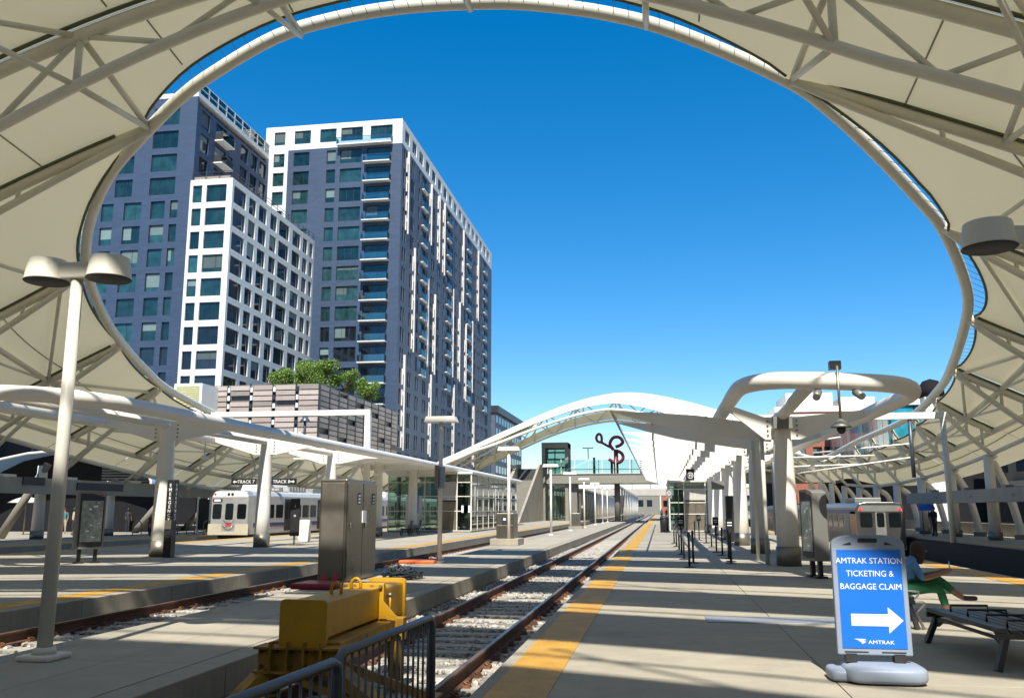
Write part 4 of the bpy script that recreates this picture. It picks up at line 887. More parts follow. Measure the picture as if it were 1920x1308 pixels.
# ------------------------------------------------------------------ glass lobbies
def lobby(label, x0, x1, y0, y1, h, cols, rows, door, side):
    t = T('glass_lobby', label, 'building', ((x0 + x1) / 2, y0, 0))
    MB().box(x0, x1, y0, y1, 0, .12).build('plinth', beamc, t)
    def wall(o, e, n, cs, rs, dr):
        fr = MB()
        for c in cs: fr.obox(o, e, n, c - .035, c + .035, rs[0], rs[-1], -.05, .03)
        for r in rs: fr.obox(o, e, n, cs[0], cs[-1], r - .03, r + .03, -.045, .035)
        f = fr.build('window_frame', whitegrey, t)
        for a, b in zip(cs, cs[1:]):
            for c, d in zip(rs, rs[1:]):
                if dr and dr[0] <= (a + b) / 2 <= dr[1] and (c + d) / 2 < dr[2]: continue
                m = MB().obox(o, e, n, a + .036, b - .036, c + .031, d - .031, -.012, 0)
                m.build('pane', gdark, f)
    wall((x0, y0, 0), (1, 0, 0), (0, -1, 0), [c for c in cols], rows, door)
    ys = [0, 2.2, 4.4, 6.6, 8.8] + ([11, 13.2, 15.4, 17.6, 20] if y1 - y0 > 15 else [])
    ys = [q for q in ys if q < y1 - y0] + [y1 - y0]
    xs_ = x1 if side > 0 else x0
    wall((xs_, y0, 0), (0, 1, 0), (side, 0, 0), ys, rows, None)
    d0, d1, dz = door; d0 += x0; d1 += x0
    dm = (d0 + d1) / 2
    for a, b in ((d0 + .05, dm - .01), (dm + .01, d1 - .05)): MB().box(a, b, y0 - .005, y0 + .04, .12, min(dz, 2.2) - .03).build('lift_door', M('lift_steel', (.30, .26, .20), .35, .7, var=.15), t)
    k = 0
    for i in range(9):
        z = 2.28 + i * (dz - 2.3) / 9
        MB().obox((0, 0, 0), (1, 0, 0), (0, -1, 0), d0 + .04, d1 - .04, z, z + (dz - 2.3) / 9 * .7, -y0 - .03, -y0 + .03).build('louvre_blade', whitegrey, t)
    MB().box(d0 - .3, d1 + .3, y0 + .5, y0 + 3.4, .12, h - .2).build('lift_shaft', M('shaft', (.30, .28, .23), .7), t)
    MB().box(x0 - .1, x1 + .1, y0 - .1, y1 + .1, h, h + .14).build('roof', whitegrey, t)
    for q in (x0 + .5, x1 - .5): MB().tube([(q, y0 + 1.0, 0.12), (q, y0 + 1.0, h)], .16, 12).build('inner_column', white, t)
    return t
lobby('glazed lift lobby with white frames under the left canopy', -19.6, -13.4, 63.5, 84, 4.15, [0, 1.55, 2.75, 3.95, 5.15, 6.2], [.12, 1.5, 2.55, 3.55, 4.15], (3.95, 5.15, 3.55), 1)
lb = lobby('narrow glazed lift lobby under the right canopy with louvred door head', .65, 3.75, 65.5, 78, 3.55, [0, 1.05, 2.55, 3.1], [.12, 1.3, 2.1, 3.05, 3.55], (1.05, 2.55, 3.05), -1)
ll = [o for o in bpy.data.objects if o.name.startswith('glass_lobby')][0]
MB().box(-18.0, -17.3, 63.40, 63.44, 1.35, 2.75).build('poster', signblue, ll); MB().box(-18.25, -17.05, 63.42, 63.47, .12, 2.5).build('entrance_door', whitegrey, ll)
for x0 in (-14.1, -13.95): MB().box(x0, x0 + .5, 63.40, 63.44, 1.4, 1.9).build('notice', textw, ll)
# ------------------------------------------------------------------ trains
trw = M('train_white', (.62, .62, .58), .35, .2, var=.06); trs = M('train_silver', (.50, .51, .50), .33, .6, var=.08); tblue = M('stripe_blue', (.03, .05, .22), .4); tglass = window_mat('train_glass', (.006, .009, .01), .12)
def lrv(label, xc, y0, y1):
    t = T('tram', label, 'tram', (xc, y0, -.18)); hw = 1.32; zb, zt = .12, 2.78
    sec = [(-hw, zb), (hw, zb), (hw, 2.45), (hw - .12, 2.68), (hw - .4, zt), (-hw + .4, zt), (-hw + .12, 2.68), (-hw, 2.45)]
    MB().prism(sec, lambda a, b, d: (xc + a, d, b), y0 + .5, y1).build('body', trw, t, bevel=.03)
    m = MB(); n = len(sec)
    for d, k in ((y0 + .5, 1.), (y0, .9)):
        for a, b in sec: m.v.append((xc + a * k, d + (.12 * (b - zb) / 2.6 if d == y0 else 0), b if d != y0 else (b * .985 + .0)))
    for i in range(n): j = (i + 1) % n; m.f.append((i, j, n + j, n + i)); m.sm.append(False)
    m.f.append(tuple(range(n, 2 * n))); m.sm.append(False); nose = m.build('nose', trs, t, bevel=.02)
    F = lambda a, b, d: (xc + a, y0 - d + .12 * (b - zb) / 2.6, b)
    for cx, w_, z0, z1 in ((-.80, .58, 1.05, 1.95), (0, .52, 1.0, 1.98), (.80, .58, 1.05, 1.95)): MB().prism([(p[0] + cx, p[1] + (z0 + z1) / 2) for p in rrect(w_, z1 - z0, .1)], F, -.01, .015).build('windscreen', tglass, nose)
    MB().prism([(-.36, .2), (.36, .2), (.34, 2.3), (-.34, 2.3)], F, -.01, .008).build('gangway_door', trs, nose)
    MB().prism([(-1.12, 2.06), (-.5, 2.06), (-.5, 2.26), (-1.12, 2.26)], F, -.01, .02).build('destination_display', blackp, nose)
    MB().prism([(-1.02, 2.1), (-.62, 2.1), (-.62, 2.22), (-1.02, 2.22)], F, .018, .026).build('display_text', textw, nose)
    MB().prism([(-1.16, 2.36), (1.16, 2.36), (.95, 2.7), (-.95, 2.7)], F, -.01, .02).build('roof_fairing', white, nose)
    for q in (-.1, .14): MB().tube([F(q, 2.53, .0), F(q, 2.53, .05)], .09, 14).build('headlight', blackp, nose)
    MB().tube([F(-.98, 2.52, 0), F(-.98, 2.52, .03)], .07, 14).build('emblem', M('emblem_red', (.5, .04, .05), .5), nose)
    MB().prism([(-.2, .62), (.2, .62), (.14, .82), (-.14, .82)], F, -.01, .03).build('coupler_cover', M('emblem_red', (.5, .04, .05), .5), nose)
    for z in (.9, .55): MB().tube(spline([F(-.34, z + .1, .02), F(-.15, z, .12), F(.15, z, .12), F(.34, z + .1, .02)], 3), .02, 6).build('chain', steel, nose)
    MB().prism([(-1.3, .1), (1.3, .1), (1.3, .75), (.45, .75), (.4, .3), (-.4, .3), (-.45, .75), (-1.3, .75)], F, -.01, .04).build('bumper', M('bumper_beige', (.42, .38, .28), .5), nose)
    sx_ = xc + hw
    MB().box(sx_, sx_ + .012, y0 + .6, y1, .62, .80).build('blue_stripe', tblue, t); MB().box(sx_, sx_ + .012, y0 + .6, y1, .54, .60).build('red_stripe', redp, t)
    y = y0 + 1.0; k = 0
    while y < y1 - 2:
        if k % 4 == 3: d = MB().box(sx_ - .02, sx_ + .014, y, y + 1.3, .25, 2.3).build('door', blackp, t); MB().box(sx_ + .014, sx_ + .02, y + .1, y + .6, 1.0, 2.1).build('door_pane', tglass, d); MB().box(sx_ + .014, sx_ + .02, y + .7, y + 1.2, 1.0, 2.1).build('door_pane', tglass, d); y += 1.6
        else: MB().prism(rrect(1.1 if k else .5, .85, .1), lambda a, b, d: (sx_ + d, y + .6 + a, 1.5 + b), -.02, .012).build('window', tglass, t); y += 1.4
        k += 1
    MB().prism([(-1.0, zt), (1.0, zt), (.85, zt + .42), (-.85, zt + .42)], lambda a, b, d: (xc + a, d, b), y0 + 3.4, y0 + 6.6).build('roof_unit', white, t, bevel=.04)
    for i in range(6): MB().box(xc - .9, xc + .9, y0 + 6.9 + i * .5, y0 + 7.2 + i * .5, zt, zt + .35).build('roof_resistor', trs, t)
    MB().box(xc - .9, xc + .9, y0 + 11, y0 + 16, zt, zt + .3).build('roof_box', trs, t, bevel=.03)
    MB().box(xc - 1.1, xc + 1.1, y0 + .9, y1, -.17, zb).build('underframe', black, t)
    return t
lrv('white light rail tram with silver nose and blue side stripe at the left', -25.9, 51.4, 76)
lrv('second tram coupled behind, seen past the steel cabinet', -25.9, 76.6, 100)
def emu(label, xc, y0, y1):
    trs = M('train_steel_shaded', (.20, .195, .185), .3, .85, var=.1)  # darker train steel, with the shade on the train put into its colour
    t = T('commuter_train', label, 'train', (xc, y0, -1.23)); hw = 1.38; zb, zt = -.75, 2.05
    sec = [(-hw, zb), (hw, zb), (hw, 1.75), (hw - .2, 1.97), (hw - .6, zt), (-hw + .6, zt), (-hw + .2, 1.97), (-hw, 1.75)]
    MB().prism(sec, lambda a, b, d: (xc + a, d, b), y0, y1).build('body', trs, t, bevel=.03); F = lambda a, b, d: (xc + a, y0 - d, b)
    MB().prism([(-1.3, 1.5), (1.3, 1.5), (1.15, 1.86), (-1.15, 1.86)], F, 0, .02).build('header_panel', greyk, t)
    for cx, w_ in ((-.82, .7), (0, .42), (.82, .7)): MB().prism([(p[0] + cx, p[1] + 1.0) for p in rrect(w_, .85, .1)], F, 0, .02).build('windscreen', tglass, t)
    MB().prism([(-.3, -.7), (.3, -.7), (.3, 1.45), (-.3, 1.45)], F, 0, .01).build('end_door', greyk, t)
    for s in (-1, 1):
        MB().tube([F(s * 1.12, 1.62, 0), F(s * 1.12, 1.62, .05)], .09, 12).build('tail_light', emis('tail_red', (.9, .02, .015), 1.1), t)
        MB().tube([F(s * .9, -.2, 0), F(s * .9, -.2, .04)], .1, 12).build('headlight', steel, t)
    x = xc - hw
    MB().box(x - .012, x, y0 + .05, y0 + 1.6, -.6, 1.5).build('cab_reflection', M('reflection_orange', (.42, .20, .10), .4, .3), t)  # orange panel painted in for a sunlit reflection on the cab side
    MB().box(x - .012, x, y0 + .1, y1, 1.35, 1.6).build('stripe', tblue, t)
    y = y0 + 2; k = 0
    while y < y1 - 3:
        if k % 5 == 0: MB().box(x - .014, x, y, y + 1.3, -.6, 1.4).build('door', greyk, t)
        else: MB().prism(rrect(1.4, .8, .08), lambda a, b, d: (x + d, y + .7 + a, .9 + b), -.014, 0).build('window', tglass, t)
        y += 1.9; k += 1
    MB().box(xc - 1.1, xc + 1.1, y0 + .5, y1, -1.22, zb).build('underframe', black, t)
    MB().box(xc - .8, xc + .8, y0 + 3, y0 + 6, zt, zt + .3).build('roof_unit', greyk, t, bevel=.03)
    return t
emu('silver commuter train with red tail lights at the right', 13.0, 57, 104)
# ------------------------------------------------------------------ overhead line steelwork
t = T('catenary_portal', 'white goalpost portal over the tram track behind the left canopy', 'portal', (-17.45, 52, 0)); MB().box(-37, -17.3, 51.85, 52.15, 7.3, 7.62).build('beam', white, t, bevel=.02); MB().box(-17.62, -17.28, 51.83, 52.17, 0, 7.28).build('leg', white, t, bevel=.02)
MB().tube([(-21.5, 52, 7.28), (-21.5, 52, 5.6)], .09, 8).build('dropper', galv, t); MB().lathe([(.1, 0), (.3, -.3), (.3, -.36), (.1, -.36)], (-21.5, 52, 7.3), 12).build('dropper_hood', galv, t); MB().tube([(-23.5, 52, 5.5), (-19.8, 52, 5.6)], .05, 8).build('cantilever_arm', white, t); MB().tube([(-20.0, 52, 5.1), (-21.9, 52, 6.3)], .06, 8).build('cantilever_arm', white, t)
t = T('catenary_portal', 'white overhead beam on a grey drop post above the right tracks', 'portal', (12.7, 48, 3.2)); MB().box(3.9, 14.5, 47.85, 48.15, 6.15, 6.48).build('beam', white, t); MB().tube([(12.7, 48, 6.2), (12.7, 48, 3.2)], .10, 10).build('drop_post', galv, t)
for a, b in (((12.6, 48, 4.9), (8.2, 50, 4.6)), ((12.6, 48, 4.2), (7.2, 50, 3.5)), ((9.6, 50, 4.5), (7.3, 50, 3.6))): MB().tube([a, b], .04, 8).build('cantilever_arm', white, t)
MB().tube([(14.3, 48, 0), (14.3, 48, 6.2)], .14, 12).build('mast', whitegrey, t)
t = T('catenary_mast', 'white insulator arms reaching over the track beside the right canopy', 'mast', (7.4, 60, 0)); MB().tube([(7.3, 60, 0), (7.3, 60, 6.3)], .12, 10).build('mast', galv, t)
for z0, z1, x in ((4.9, 5.0, 13.6), (5.6, 6.2, 11.6), (4.3, 4.45, 12.6)): MB().tube([(7.3, 60, z0), (x, 60, z1)], .05, 8).build('cantilever_arm', white, t)
for i, (x, z) in enumerate(((-3.06, 5.6), (-8.8, 5.6))): pass
# side beams with signs
t = T('guideway_beam', 'long grey concrete beam across the far left columns carrying dark signs', 'beam', (-33.2, 45, 2.4)); MB().box(-33.75, -33.15, 8, 78, 2.45, 3.28).build('beam', guide, t, bevel=.02)
for y0, y1, z in ((37, 40.5, 2.75), (42.5, 44.2, 2.9), (47, 51.5, 2.72)): MB().box(-33.14, -33.08, y0, y1, z, z + .42).build('sign_panel', black, t)
for y in (41, 46, 52.5, 56, 61, 66): MB().box(-33.7, -33.2, y, y + 1.1, 3.285, 3.42).build('beam_light', whitegrey, t)
t = T('guideway_beam', 'long grey concrete beam across the far right columns', 'beam', (16.8, 40, 1.95)); MB().box(16.6, 17.4, 12, 65, 1.98, 2.66).build('beam', guide, t, bevel=.02)
for y in range(16, 64, 6): MB().tube([(16.54, y, 2.3), (16.5, y, 2.3)], .07, 10).build('beam_bolt', steeld, t); MB().box(16.6, 17.0, y + 1, y + 1.6, 2.665, 2.8).build('beam_light', greyk, t)
# ------------------------------------------------------------------ buildings
WM = {}
def win_meshes(w_, h_, nb, fm, gm):
    key = (round(w_, 2), round(h_, 2), nb, gm.name)
    if key in WM: return WM[key]
    f = MB(); b = .07
    f.box(0, w_, 0, .1, 0, b); f.box(0, w_, 0, .1, h_ - b, h_); f.box(0, b, 0, .1, b, h_ - b); f.box(w_ - b, w_, 0, .1, b, h_ - b)
    for i in range(1, nb): x = w_ * i / nb if nb != 2 else w_ * .64; f.box(x - .03, x + .03, .01, .1, b, h_ - b)
    g = MB().box(b, w_ - b, .05, .07, b, h_ - b)
    WM[key] = (f.mesh('window', fm), g.mesh('pane', gm)); return WM[key]
class Facade:
    """a wall with real openings: spandrels and piers, windows set back in the openings"""
    def __init__(s, thing, o, e, n, width, mat, depth=.32):
        s.t, s.o, s.e, s.n, s.w, s.mat, s.d = thing, Vector(o), Vector(e), Vector(n), width, mat, depth; s.mb = MB(); s.rz = math.atan2(e[1], e[0]); s.far = None
    def blank(s, z0, z1, u0=0, u1=None, mb=None): (mb or s.mb).obox(s.o, s.e, s.n, u0, s.w if u1 is None else u1, z0, z1, -s.d, 0)
    def floor(s, z0, z1, cols, sill, head, u0=0, u1=None, mb=None, win=True, gm=winT, limit=None):
        u1 = s.w if u1 is None else u1; mb = mb or s.mb
        mb.obox(s.o, s.e, s.n, u0, u1, z0, z0 + sill, -s.d, 0); mb.obox(s.o, s.e, s.n, u0, u1, z0 + head, z1, -s.d, 0)
        c = u0
        for a, b, nb in cols:
            mb.obox(s.o, s.e, s.n, c, a, z0 + sill, z0 + head, -s.d, 0); c = b
            if win: s.window(a, b, z0 + sill, z0 + head, nb, gm)
        mb.obox(s.o, s.e, s.n, c, u1, z0 + sill, z0 + head, -s.d, 0)
    def window(s, a, b, z0, z1, nb, gm, rec=.2):
        p = s.o + s.e * a - s.n * rec + Vector((0, 0, z0))
        if s.far is not None and s.far(a):
            s.fm.obox(s.o, s.e, s.n, a, b, z0, z1, -.3, -.22); return
        f, g = win_meshes(b - a, z1 - z0, nb, framed, gm)
        q = put('window', f, s.t, loc=p, rot=(0, 0, s.rz)); put('pane', g, q, loc=p)
        if rnd.random() < .33:
            w_, h_ = b - a, z1 - z0; f0 = rnd.uniform(.25, .8); bm_ = MB().box(.08, w_ * rnd.choice((.5, .98)) - .06, .03, .049, h_ * (1 - f0), h_ - .08)
            bl = put('blind', bm_.mesh('blind', blindm), q, loc=p)
    def done(s, name='wall'): return s.mb.build(name, s.mat, s.t)
def balcony(t, F, u0, u1, z, out=1.1):
    b = MB().obox(F.o, F.e, F.n, u0, u1, z - .18, z, .0, out).build('balcony', M('balcony_slab', (.62, .60, .56), .7, var=.06), t)
    MB().obox(F.o, F.e, F.n, u0, u1, z + .05, z + 1.05, out - .05, out - .03).build('balcony_glass', rglass, b); MB().obox(F.o, F.e, F.n, u0, u1, z + 1.05, z + 1.1, out - .07, out - .01).build('balcony_rail', framed, b)
    for s_ in (u0 + .01, u1 - .05): MB().obox(F.o, F.e, F.n, s_, s_ + .04, z, z + 1.05, .05, out - .1).build('balcony_side', framed, b)
# --- tower with white crown
t2 = T('apartment_tower', 'tall blue clad apartment tower with white top floor and balconies', 'building', (-50, 165, 0))
zt2 = 63.8; fh = 3.26; NF = 16
MB().box(-62.2, -39.62, 130.35, 208, -1.9, zt2 - .4).build('core', core, t2)
Ff = Facade(t2, (-62.6, 130, 0), (1, 0, 0), (0, -1, 0), 23.327, bluec); wmb = MB()
cw_ = [(1.5, 3.4, 1), (5.0, 7.8, 2), (9.4, 12.2, 2), (13.0, 16.7, 3), (18.0, 21.7, 3)]
Ff.floor(zt2 - 4.2, zt2, cw_, 1.0, 3.3, mb=wmb)
for k in range(NF):
    z1 = zt2 - 4.2 - k * fh; z0 = z1 - fh
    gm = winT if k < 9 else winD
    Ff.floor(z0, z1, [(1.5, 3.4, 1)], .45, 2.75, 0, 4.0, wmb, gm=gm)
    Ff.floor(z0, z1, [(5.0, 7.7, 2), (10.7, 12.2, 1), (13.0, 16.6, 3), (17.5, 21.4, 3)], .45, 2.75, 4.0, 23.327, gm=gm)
    if k < 14: balcony(t2, Ff, 17.2, 21.6, z0 + .2)
Ff.blank(-1.9, zt2 - 4.2 - NF * fh); Ff.done()
wmb.build('white_wall', whitec, t2)
balcony(t2, Ff, 12.6, 21.8, zt2 - 4.1)
Fs = Facade(t2, (-39.27, 130.003, 0), (0, 1, 0), (1, 0, 0), 78, sidec); Fs.far = lambda u: u > 32; Fs.fm = MB(); wm2 = MB()
Fs.floor(zt2 - 4.2, zt2, [(1.6 + 4.4 * i, 4.3 + 4.4 * i, 2) for i in range(17)], 1.0, 3.3, mb=wm2, gm=winB)
MOD = []
u = 1.2; r5 = random.Random(5)
while u < 74:
    MOD += [(u, u + .85, 1), (u + 1.25, u + 2.0, 1)] + ([(u + 2.4, u + 3.1, 1)] if r5.random() < .6 else []); u += 4.6
BAL = [(12.6, 15.8), (31.0, 34.2), (49.4, 52.6), (67.6, 70.8)]
for k in range(NF):
    z1 = zt2 - 4.2 - k * fh; z0 = z1 - fh
    lo = k >= 11
    cols = [c for c in MOD if lo or not any(a - .3 < c[1] and c[0] < b + .3 for a, b in BAL)]
    if not lo: cols = sorted(cols + [(a, b, 2) for a, b in BAL])
    Fs.floor(z0, z1, cols, .4, 2.8, gm=winB)
    if not lo:
        for a, b in BAL: balcony(t2, Fs, a, b, z0 + .15, .42)
Fs.blank(-1.9, zt2 - 4.2 - NF * fh); Fs.done(); wm2.build('white_wall', whitec, t2)
stuff(Fs.fm.build('far_windows', winB, t2))
fin = M('fin_white', (.60, .56, .50), .5)
for u, k0, k1 in [(3.5, 0, 4.3), (8.2, 4.6, 10), (10.4, 0, 0), (17.2, 5.5, 10.3), (18.5, 0, 3.5), (22.2, 6, 10.5), (24.5, 0, 4), (28.6, 0, 4.4), (3.4, 10.4, 15), (20, 10.6, 15), (36.5, 4.6, 10), (38, 10.4, 15), (42.5, 5, 10), (45.5, 0, 5), (48.5, 6, 11), (57, 11, 15), (55, 5.4, 10.2), (61, 0, 5)]:
    if k1 <= k0: continue
    za, zb_ = zt2 - 4.3 - k0 * fh, zt2 - 4.3 - k1 * fh
    f = MB().obox(Fs.o, Fs.e, Fs.n, u, u + .26, zb_, za, .0, .32).build('fin', fin, t2)
    for i in range(int((za - zb_) / 3.26)): MB().obox(Fs.o, Fs.e, Fs.n, u - .8, u - .64, zb_ + .4 + i * 3.26, zb_ + 2.9 + i * 3.26, .0, .2).build('fin_strip', fin, f)
MB().box(-62.5, -39.6, 130.33, 207.9, zt2 - .39, zt2 + .02).build('roof', roofw, t2)
MB().box(-54.5, -42.0, 134, 160, zt2 + .02, zt2 + 1.8).build('penthouse', M('rust_brown', (.10, .045, .035), .8), t2)
# --- dark blue tower at left
t1 = T('apartment_tower', 'dark blue clad tower at the left behind the white block', 'building', (-75, 118, 0)); zt1 = 58.3
MB().box(-91.6, -62.3, 107.35, 134, -1.9, zt1 - .5).build('core', core, t1)
F1 = Facade(t1, (-92, 107, 0), (1, 0, 0), (0, -1, 0), 30.097, bluec)
for k in range(16):
    z1 = zt1 - 1.0 - k * 3.4; z0 = z1 - 3.4
    cols = [(30.1 - b, 30.1 - a, n) for a, b, n in ([(2.6, 6.4, 3), (9.0, 11.6, 2), (14, 16.6, 2), (19, 21.6, 2)] if k < 4 else [(2.0, 3.1, 1), (3.9, 6.0, 1), (7.4, 10.0, 2), (11.6, 13.4, 1), (15, 17.5, 2), (19, 21.5, 2)])][::-1]
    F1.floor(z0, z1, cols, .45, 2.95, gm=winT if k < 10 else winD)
F1.blank(zt1 - 1.0, zt1); F1.blank(-1.9, zt1 - 1 - 16 * 3.4); F1.done()
F2 = Facade(t1, (-61.9, 107.003, 0), (0, 1, 0), (1, 0, 0), 27, bluec)
for k in range(6):
    z1 = zt1 - 1.0 - k * 3.4; z0 = z1 - 3.4
    F2.floor(z0, z1, [(1.3, 3.6, 1), (5.4, 8.6, 2), (9.4, 10.8, 1), (13.2, 15.6, 1), (16.6, 18.9, 1), (19.8, 22.2, 1)], .45, 2.95, gm=winD)
    if k < 4: balcony(t1, F2, 5.2, 8.8, z0 + .2, 1.3)
F2.blank(-1.9, zt1 - 1 - 20.4); F2.done()
MB().box(-92, -61.88, 107.0, 134, zt1 + .01, zt1 + .7).build('parapet', whitec, t1)
MB().box(-62.0, -61.95, 107.4, 134, zt1 + .75, zt1 + 2.4).build('roof_glass', rglass, t1)
for i in range(10): MB().box(-61.99, -61.91, 107.4 + i * 2.6, 107.5 + i * 2.6, zt1 + .7, zt1 + 2.5).build('rail_post', whitec, t1)
for z in (1.55, 2.45): MB().box(-62.0, -61.92, 107.3, 133, zt1 + z, zt1 + z + .06).build('top_rail', whitec, t1)
# --- white block
tw = T('office_block', 'lower white gridded block between the two blue towers', 'building', (-56, 116, 0)); ztw = 43.9
MB().box(-59.0, -53.75, 102.35, 130, -1.9, ztw - .4).build('core', core, tw)
Fa = Facade(tw, (-59.3, 102, 0), (1, 0, 0), (0, -1, 0), 5.897, whitec); Fb = Facade(tw, (-53.4, 102.003, 0), (0, 1, 0), (1, 0, 0), 28, whitec)
for k in range(11):
    z1 = ztw - .4 - k * 3.13; z0 = z1 - 3.13
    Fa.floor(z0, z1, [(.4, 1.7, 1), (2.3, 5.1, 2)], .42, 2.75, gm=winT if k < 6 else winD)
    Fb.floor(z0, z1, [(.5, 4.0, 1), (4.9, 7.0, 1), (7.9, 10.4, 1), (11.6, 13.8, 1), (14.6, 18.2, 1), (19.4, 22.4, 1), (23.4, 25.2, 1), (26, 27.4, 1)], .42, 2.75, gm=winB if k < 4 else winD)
for F in (Fa, Fb): F.blank(ztw - .4, ztw); F.blank(-1.9, ztw - .4 - 11 * 3.13); F.done()
MB().box(-59.2, -53.73, 102.33, 129.9, ztw - .38, ztw - .02).build('roof', roofw, tw)
rl = MB()
for i in range(15): rl.box(-53.5, -53.44, 102.1 + i * 1.95, 102.16 + i * 1.95, ztw, ztw + 1.0)
for i in range(4): rl.box(-59.2 + i * 1.9, -59.14 + i * 1.9, 102.05, 102.1, ztw, ztw + 1.0)
for z in (.5, .98): rl.box(-53.51, -53.45, 102.1, 129.9, ztw + z, ztw + z + .05); rl.box(-59.2, -53.5, 102.04, 102.09, ztw + z, ztw + z + .05)
rl.build('roof_railing', framed, tw)
MB().box(-59.0, -54.0, 102.4, 103.6, ztw, ztw + .55).build('roof_planter', louv[2], tw)
# --- louvred garage with roof garden
gt = T('parking_garage', 'parking garage screened with pink and brown horizontal louvres', 'building', (-45, 110, 0)); zg = 15.9
MB().box(-51.9, -38.5, 96.4, 128, -1.9, zg - .3).build('core', M('garage_core', (.14, .125, .11), .8), gt)
for p in range(5):
    x0 = -52.0 + p * 2.8
    for j in range(16):
        z = zg - .05 - (j + 1) * .62
        if (j * 7 + p * 3) % 13 == 4: continue
        MB().box(x0 + .22, x0 + 2.56, 96.0, 96.1, z, z + .50).build('louvre', louv[(0, 0, 1, 0, 2, 0, 1)[(j * 3 + p) % 7]], gt)
    for j in range(12): MB().box(x0 - .12, x0 + .16, 95.96, 96.12, zg - .9 - j * .95, zg - .35 - j * .95).build('joint_tile', roofw if (j * 5 + p) % 4 else framed, gt)
    MB().box(x0 - .2, x0 - .14, 96.0, 96.4, -1.9, zg).build('post', framed, gt)
for p in range(10):
    y0 = 96.2 + p * 3.1
    for j in range(16):
        z = zg - .05 - (j + 1) * .62
        if (j * 5 + p * 2) % 9 == 4: continue
        MB().box(-38.2, -38.1, y0 + .12, y0 + 2.9, z, z + .5).build('louvre', louv[(1, 2, 1, 1, 2)[(j * 3 + p) % 5]], gt)
    MB().box(-38.3, -38.05, y0 - .06, y0 + .06, -1.9, zg + .05).build('post', framed, gt)
MB().box(-52, -38.2, 96.2, 128, zg - .29, zg - .05).build('roof', beamc, gt)
lv = T('roof_louvre_unit', 'white framed unit with yellowish louvres left of the garage screen', 'vent unit', (-52.2, 92.5, 10)); MB().box(-53.9, -50.5, 92.2, 96, 8, 15.62).build('housing', white, lv)
for j in range(11): MB().box(-53.6, -50.8, 92.1, 92.19, 13.0 + j * .22, 13.0 + j * .22 + .13).build('louvre', M('louvre_yellow', (.55, .52, .24), .5), lv)
MB().box(-53.9, -50.5, 92.4, 95.8, -1.9, 7.99).build('base_wall', core, lv)
def tree(label, x, y, z, h, rx, n, seed, grp=None):
    r = random.Random(seed); t = T('garden_tree', label, 'tree', (x, y, z), group=grp)
    m = MB().tube([(x, y, z), (x + .1, y, z + h * .35), (x + .05, y + .1, z + h * .7)], [.14, .1, .05], 8)
    cl_ = []
    for i in range(9):
        a = r.random() * 6.28; rr = rx * r.uniform(.2, .8); q = Vector((x + math.cos(a) * rr, y + math.sin(a) * rr, z + h * r.uniform(.4, .92))); cl_.append((q, rx * r.uniform(.28, .5))); m.tube([(x + .05, y, z + h * .35), q], [.06, .015], 6)
    m.build('trunk', bark, t)
    vs_, fs, mi = [], [], []
    for i in range(n):
        q, rad = r.choice(cl_); d = Vector((r.gauss(0, 1), r.gauss(0, 1), r.gauss(0, .8))); d.normalize(); p = q + d * rad * r.random() ** .35
        s = r.uniform(.09, .17); a = Vector((r.gauss(0, 1), r.gauss(0, 1), r.gauss(0, 1))).normalized() * s; b = a.cross(Vector((r.gauss(0, 1), r.gauss(0, 1), r.gauss(0, 1)))).normalized() * s * .55; k = len(vs_)
        vs_ += [tuple(p - a), tuple(p + b), tuple(p + a), tuple(p - b)]; fs.append((k, k + 1, k + 2, k + 3)); mi.append(r.choice((0, 0, 1, 2)))
    me = bpy.data.meshes.new('crown'); me.from_pydata(vs_, [], fs); me.polygons.foreach_set('material_index', mi)
    for q in leafm: me.materials.append(q)
    put('crown', me, t)
TL = [(-49.2, 110, 4.0, 2.2), (-46.4, 112, 5.2, 2.6), (-43.4, 110.5, 5.0, 2.5), (-40.9, 112, 4.0, 2.2), (-39.4, 117, 3.4, 1.9), (-47.8, 115, 4.8, 2.3)]
TN = ['leftmost small green tree on the garage roof', 'tall bushy tree on the garage roof, second from left', 'rounded yellow-green tree in the middle of the garage roof', 'low tree near the garage roof corner by the balconies', 'rightmost small tree above the garage side screen', 'tree standing behind the others on the garage roof']
for i, (x, y, h, rx) in enumerate(TL): tree(TN[i], x, y, zg - .05, h, rx, 3600, 20 + i, 'roof garden trees')
# --- left background: dark glazed frontage, vaulted roof, hoops, umbrella
lf = T('dark_frontage', 'dark glazed frontage behind the far left columns', 'building', (-56, 70, 0)); MB().box(-64, -56, 20, 125, 0, 9.5).build('wall', core, lf)
for i in range(24): MB().box(-56.0, -55.9, 21 + i * 4.3, 21.15 + i * 4.3, 0, 9.5).build('mullion', framed, lf); MB().box(-55.98, -55.95, 21.2 + i * 4.3, 25.2 + i * 4.3, .3, 4.2).build('pane', winD, lf)
MB().box(-56, -55.85, 20, 125, 4.3, 4.9).build('fascia', greyk, lf)
vt = T('vaulted_entrance', 'low vaulted blue-white roof with louvred end behind the far left columns', 'building', (-43, 62, 0))
vp = [(-50.5, 3.2), (-49, 4.4), (-47.2, 5.2), (-45, 5.6), (-42.9, 5.75), (-40.5, 5.7), (-38.5, 5.5), (-36.8, 5.05), (-35.7, 4.4), (-35.2, 3.6), (-35.1, 2.6)]
MB().grid([[(x, y, z) for x, z in vp] for y in (58, 70, 84)]).build('vault_roof', M('vault_blue', (.22, .40, .70), .35, var=.06), vt)
MB().prism([(x, z) for x, z in vp] + [(-35.1, 0), (-50.5, 0)], lambda a, b, d: (a, d, b), 60.5, 60.7).build('end_wall', core, vt)
for j in range(9): MB().box(-40.5, -36.4, 60.2, 60.45, 3.4 + j * .2, 3.4 + j * .2 + .11).build('louvre', greyk, vt)
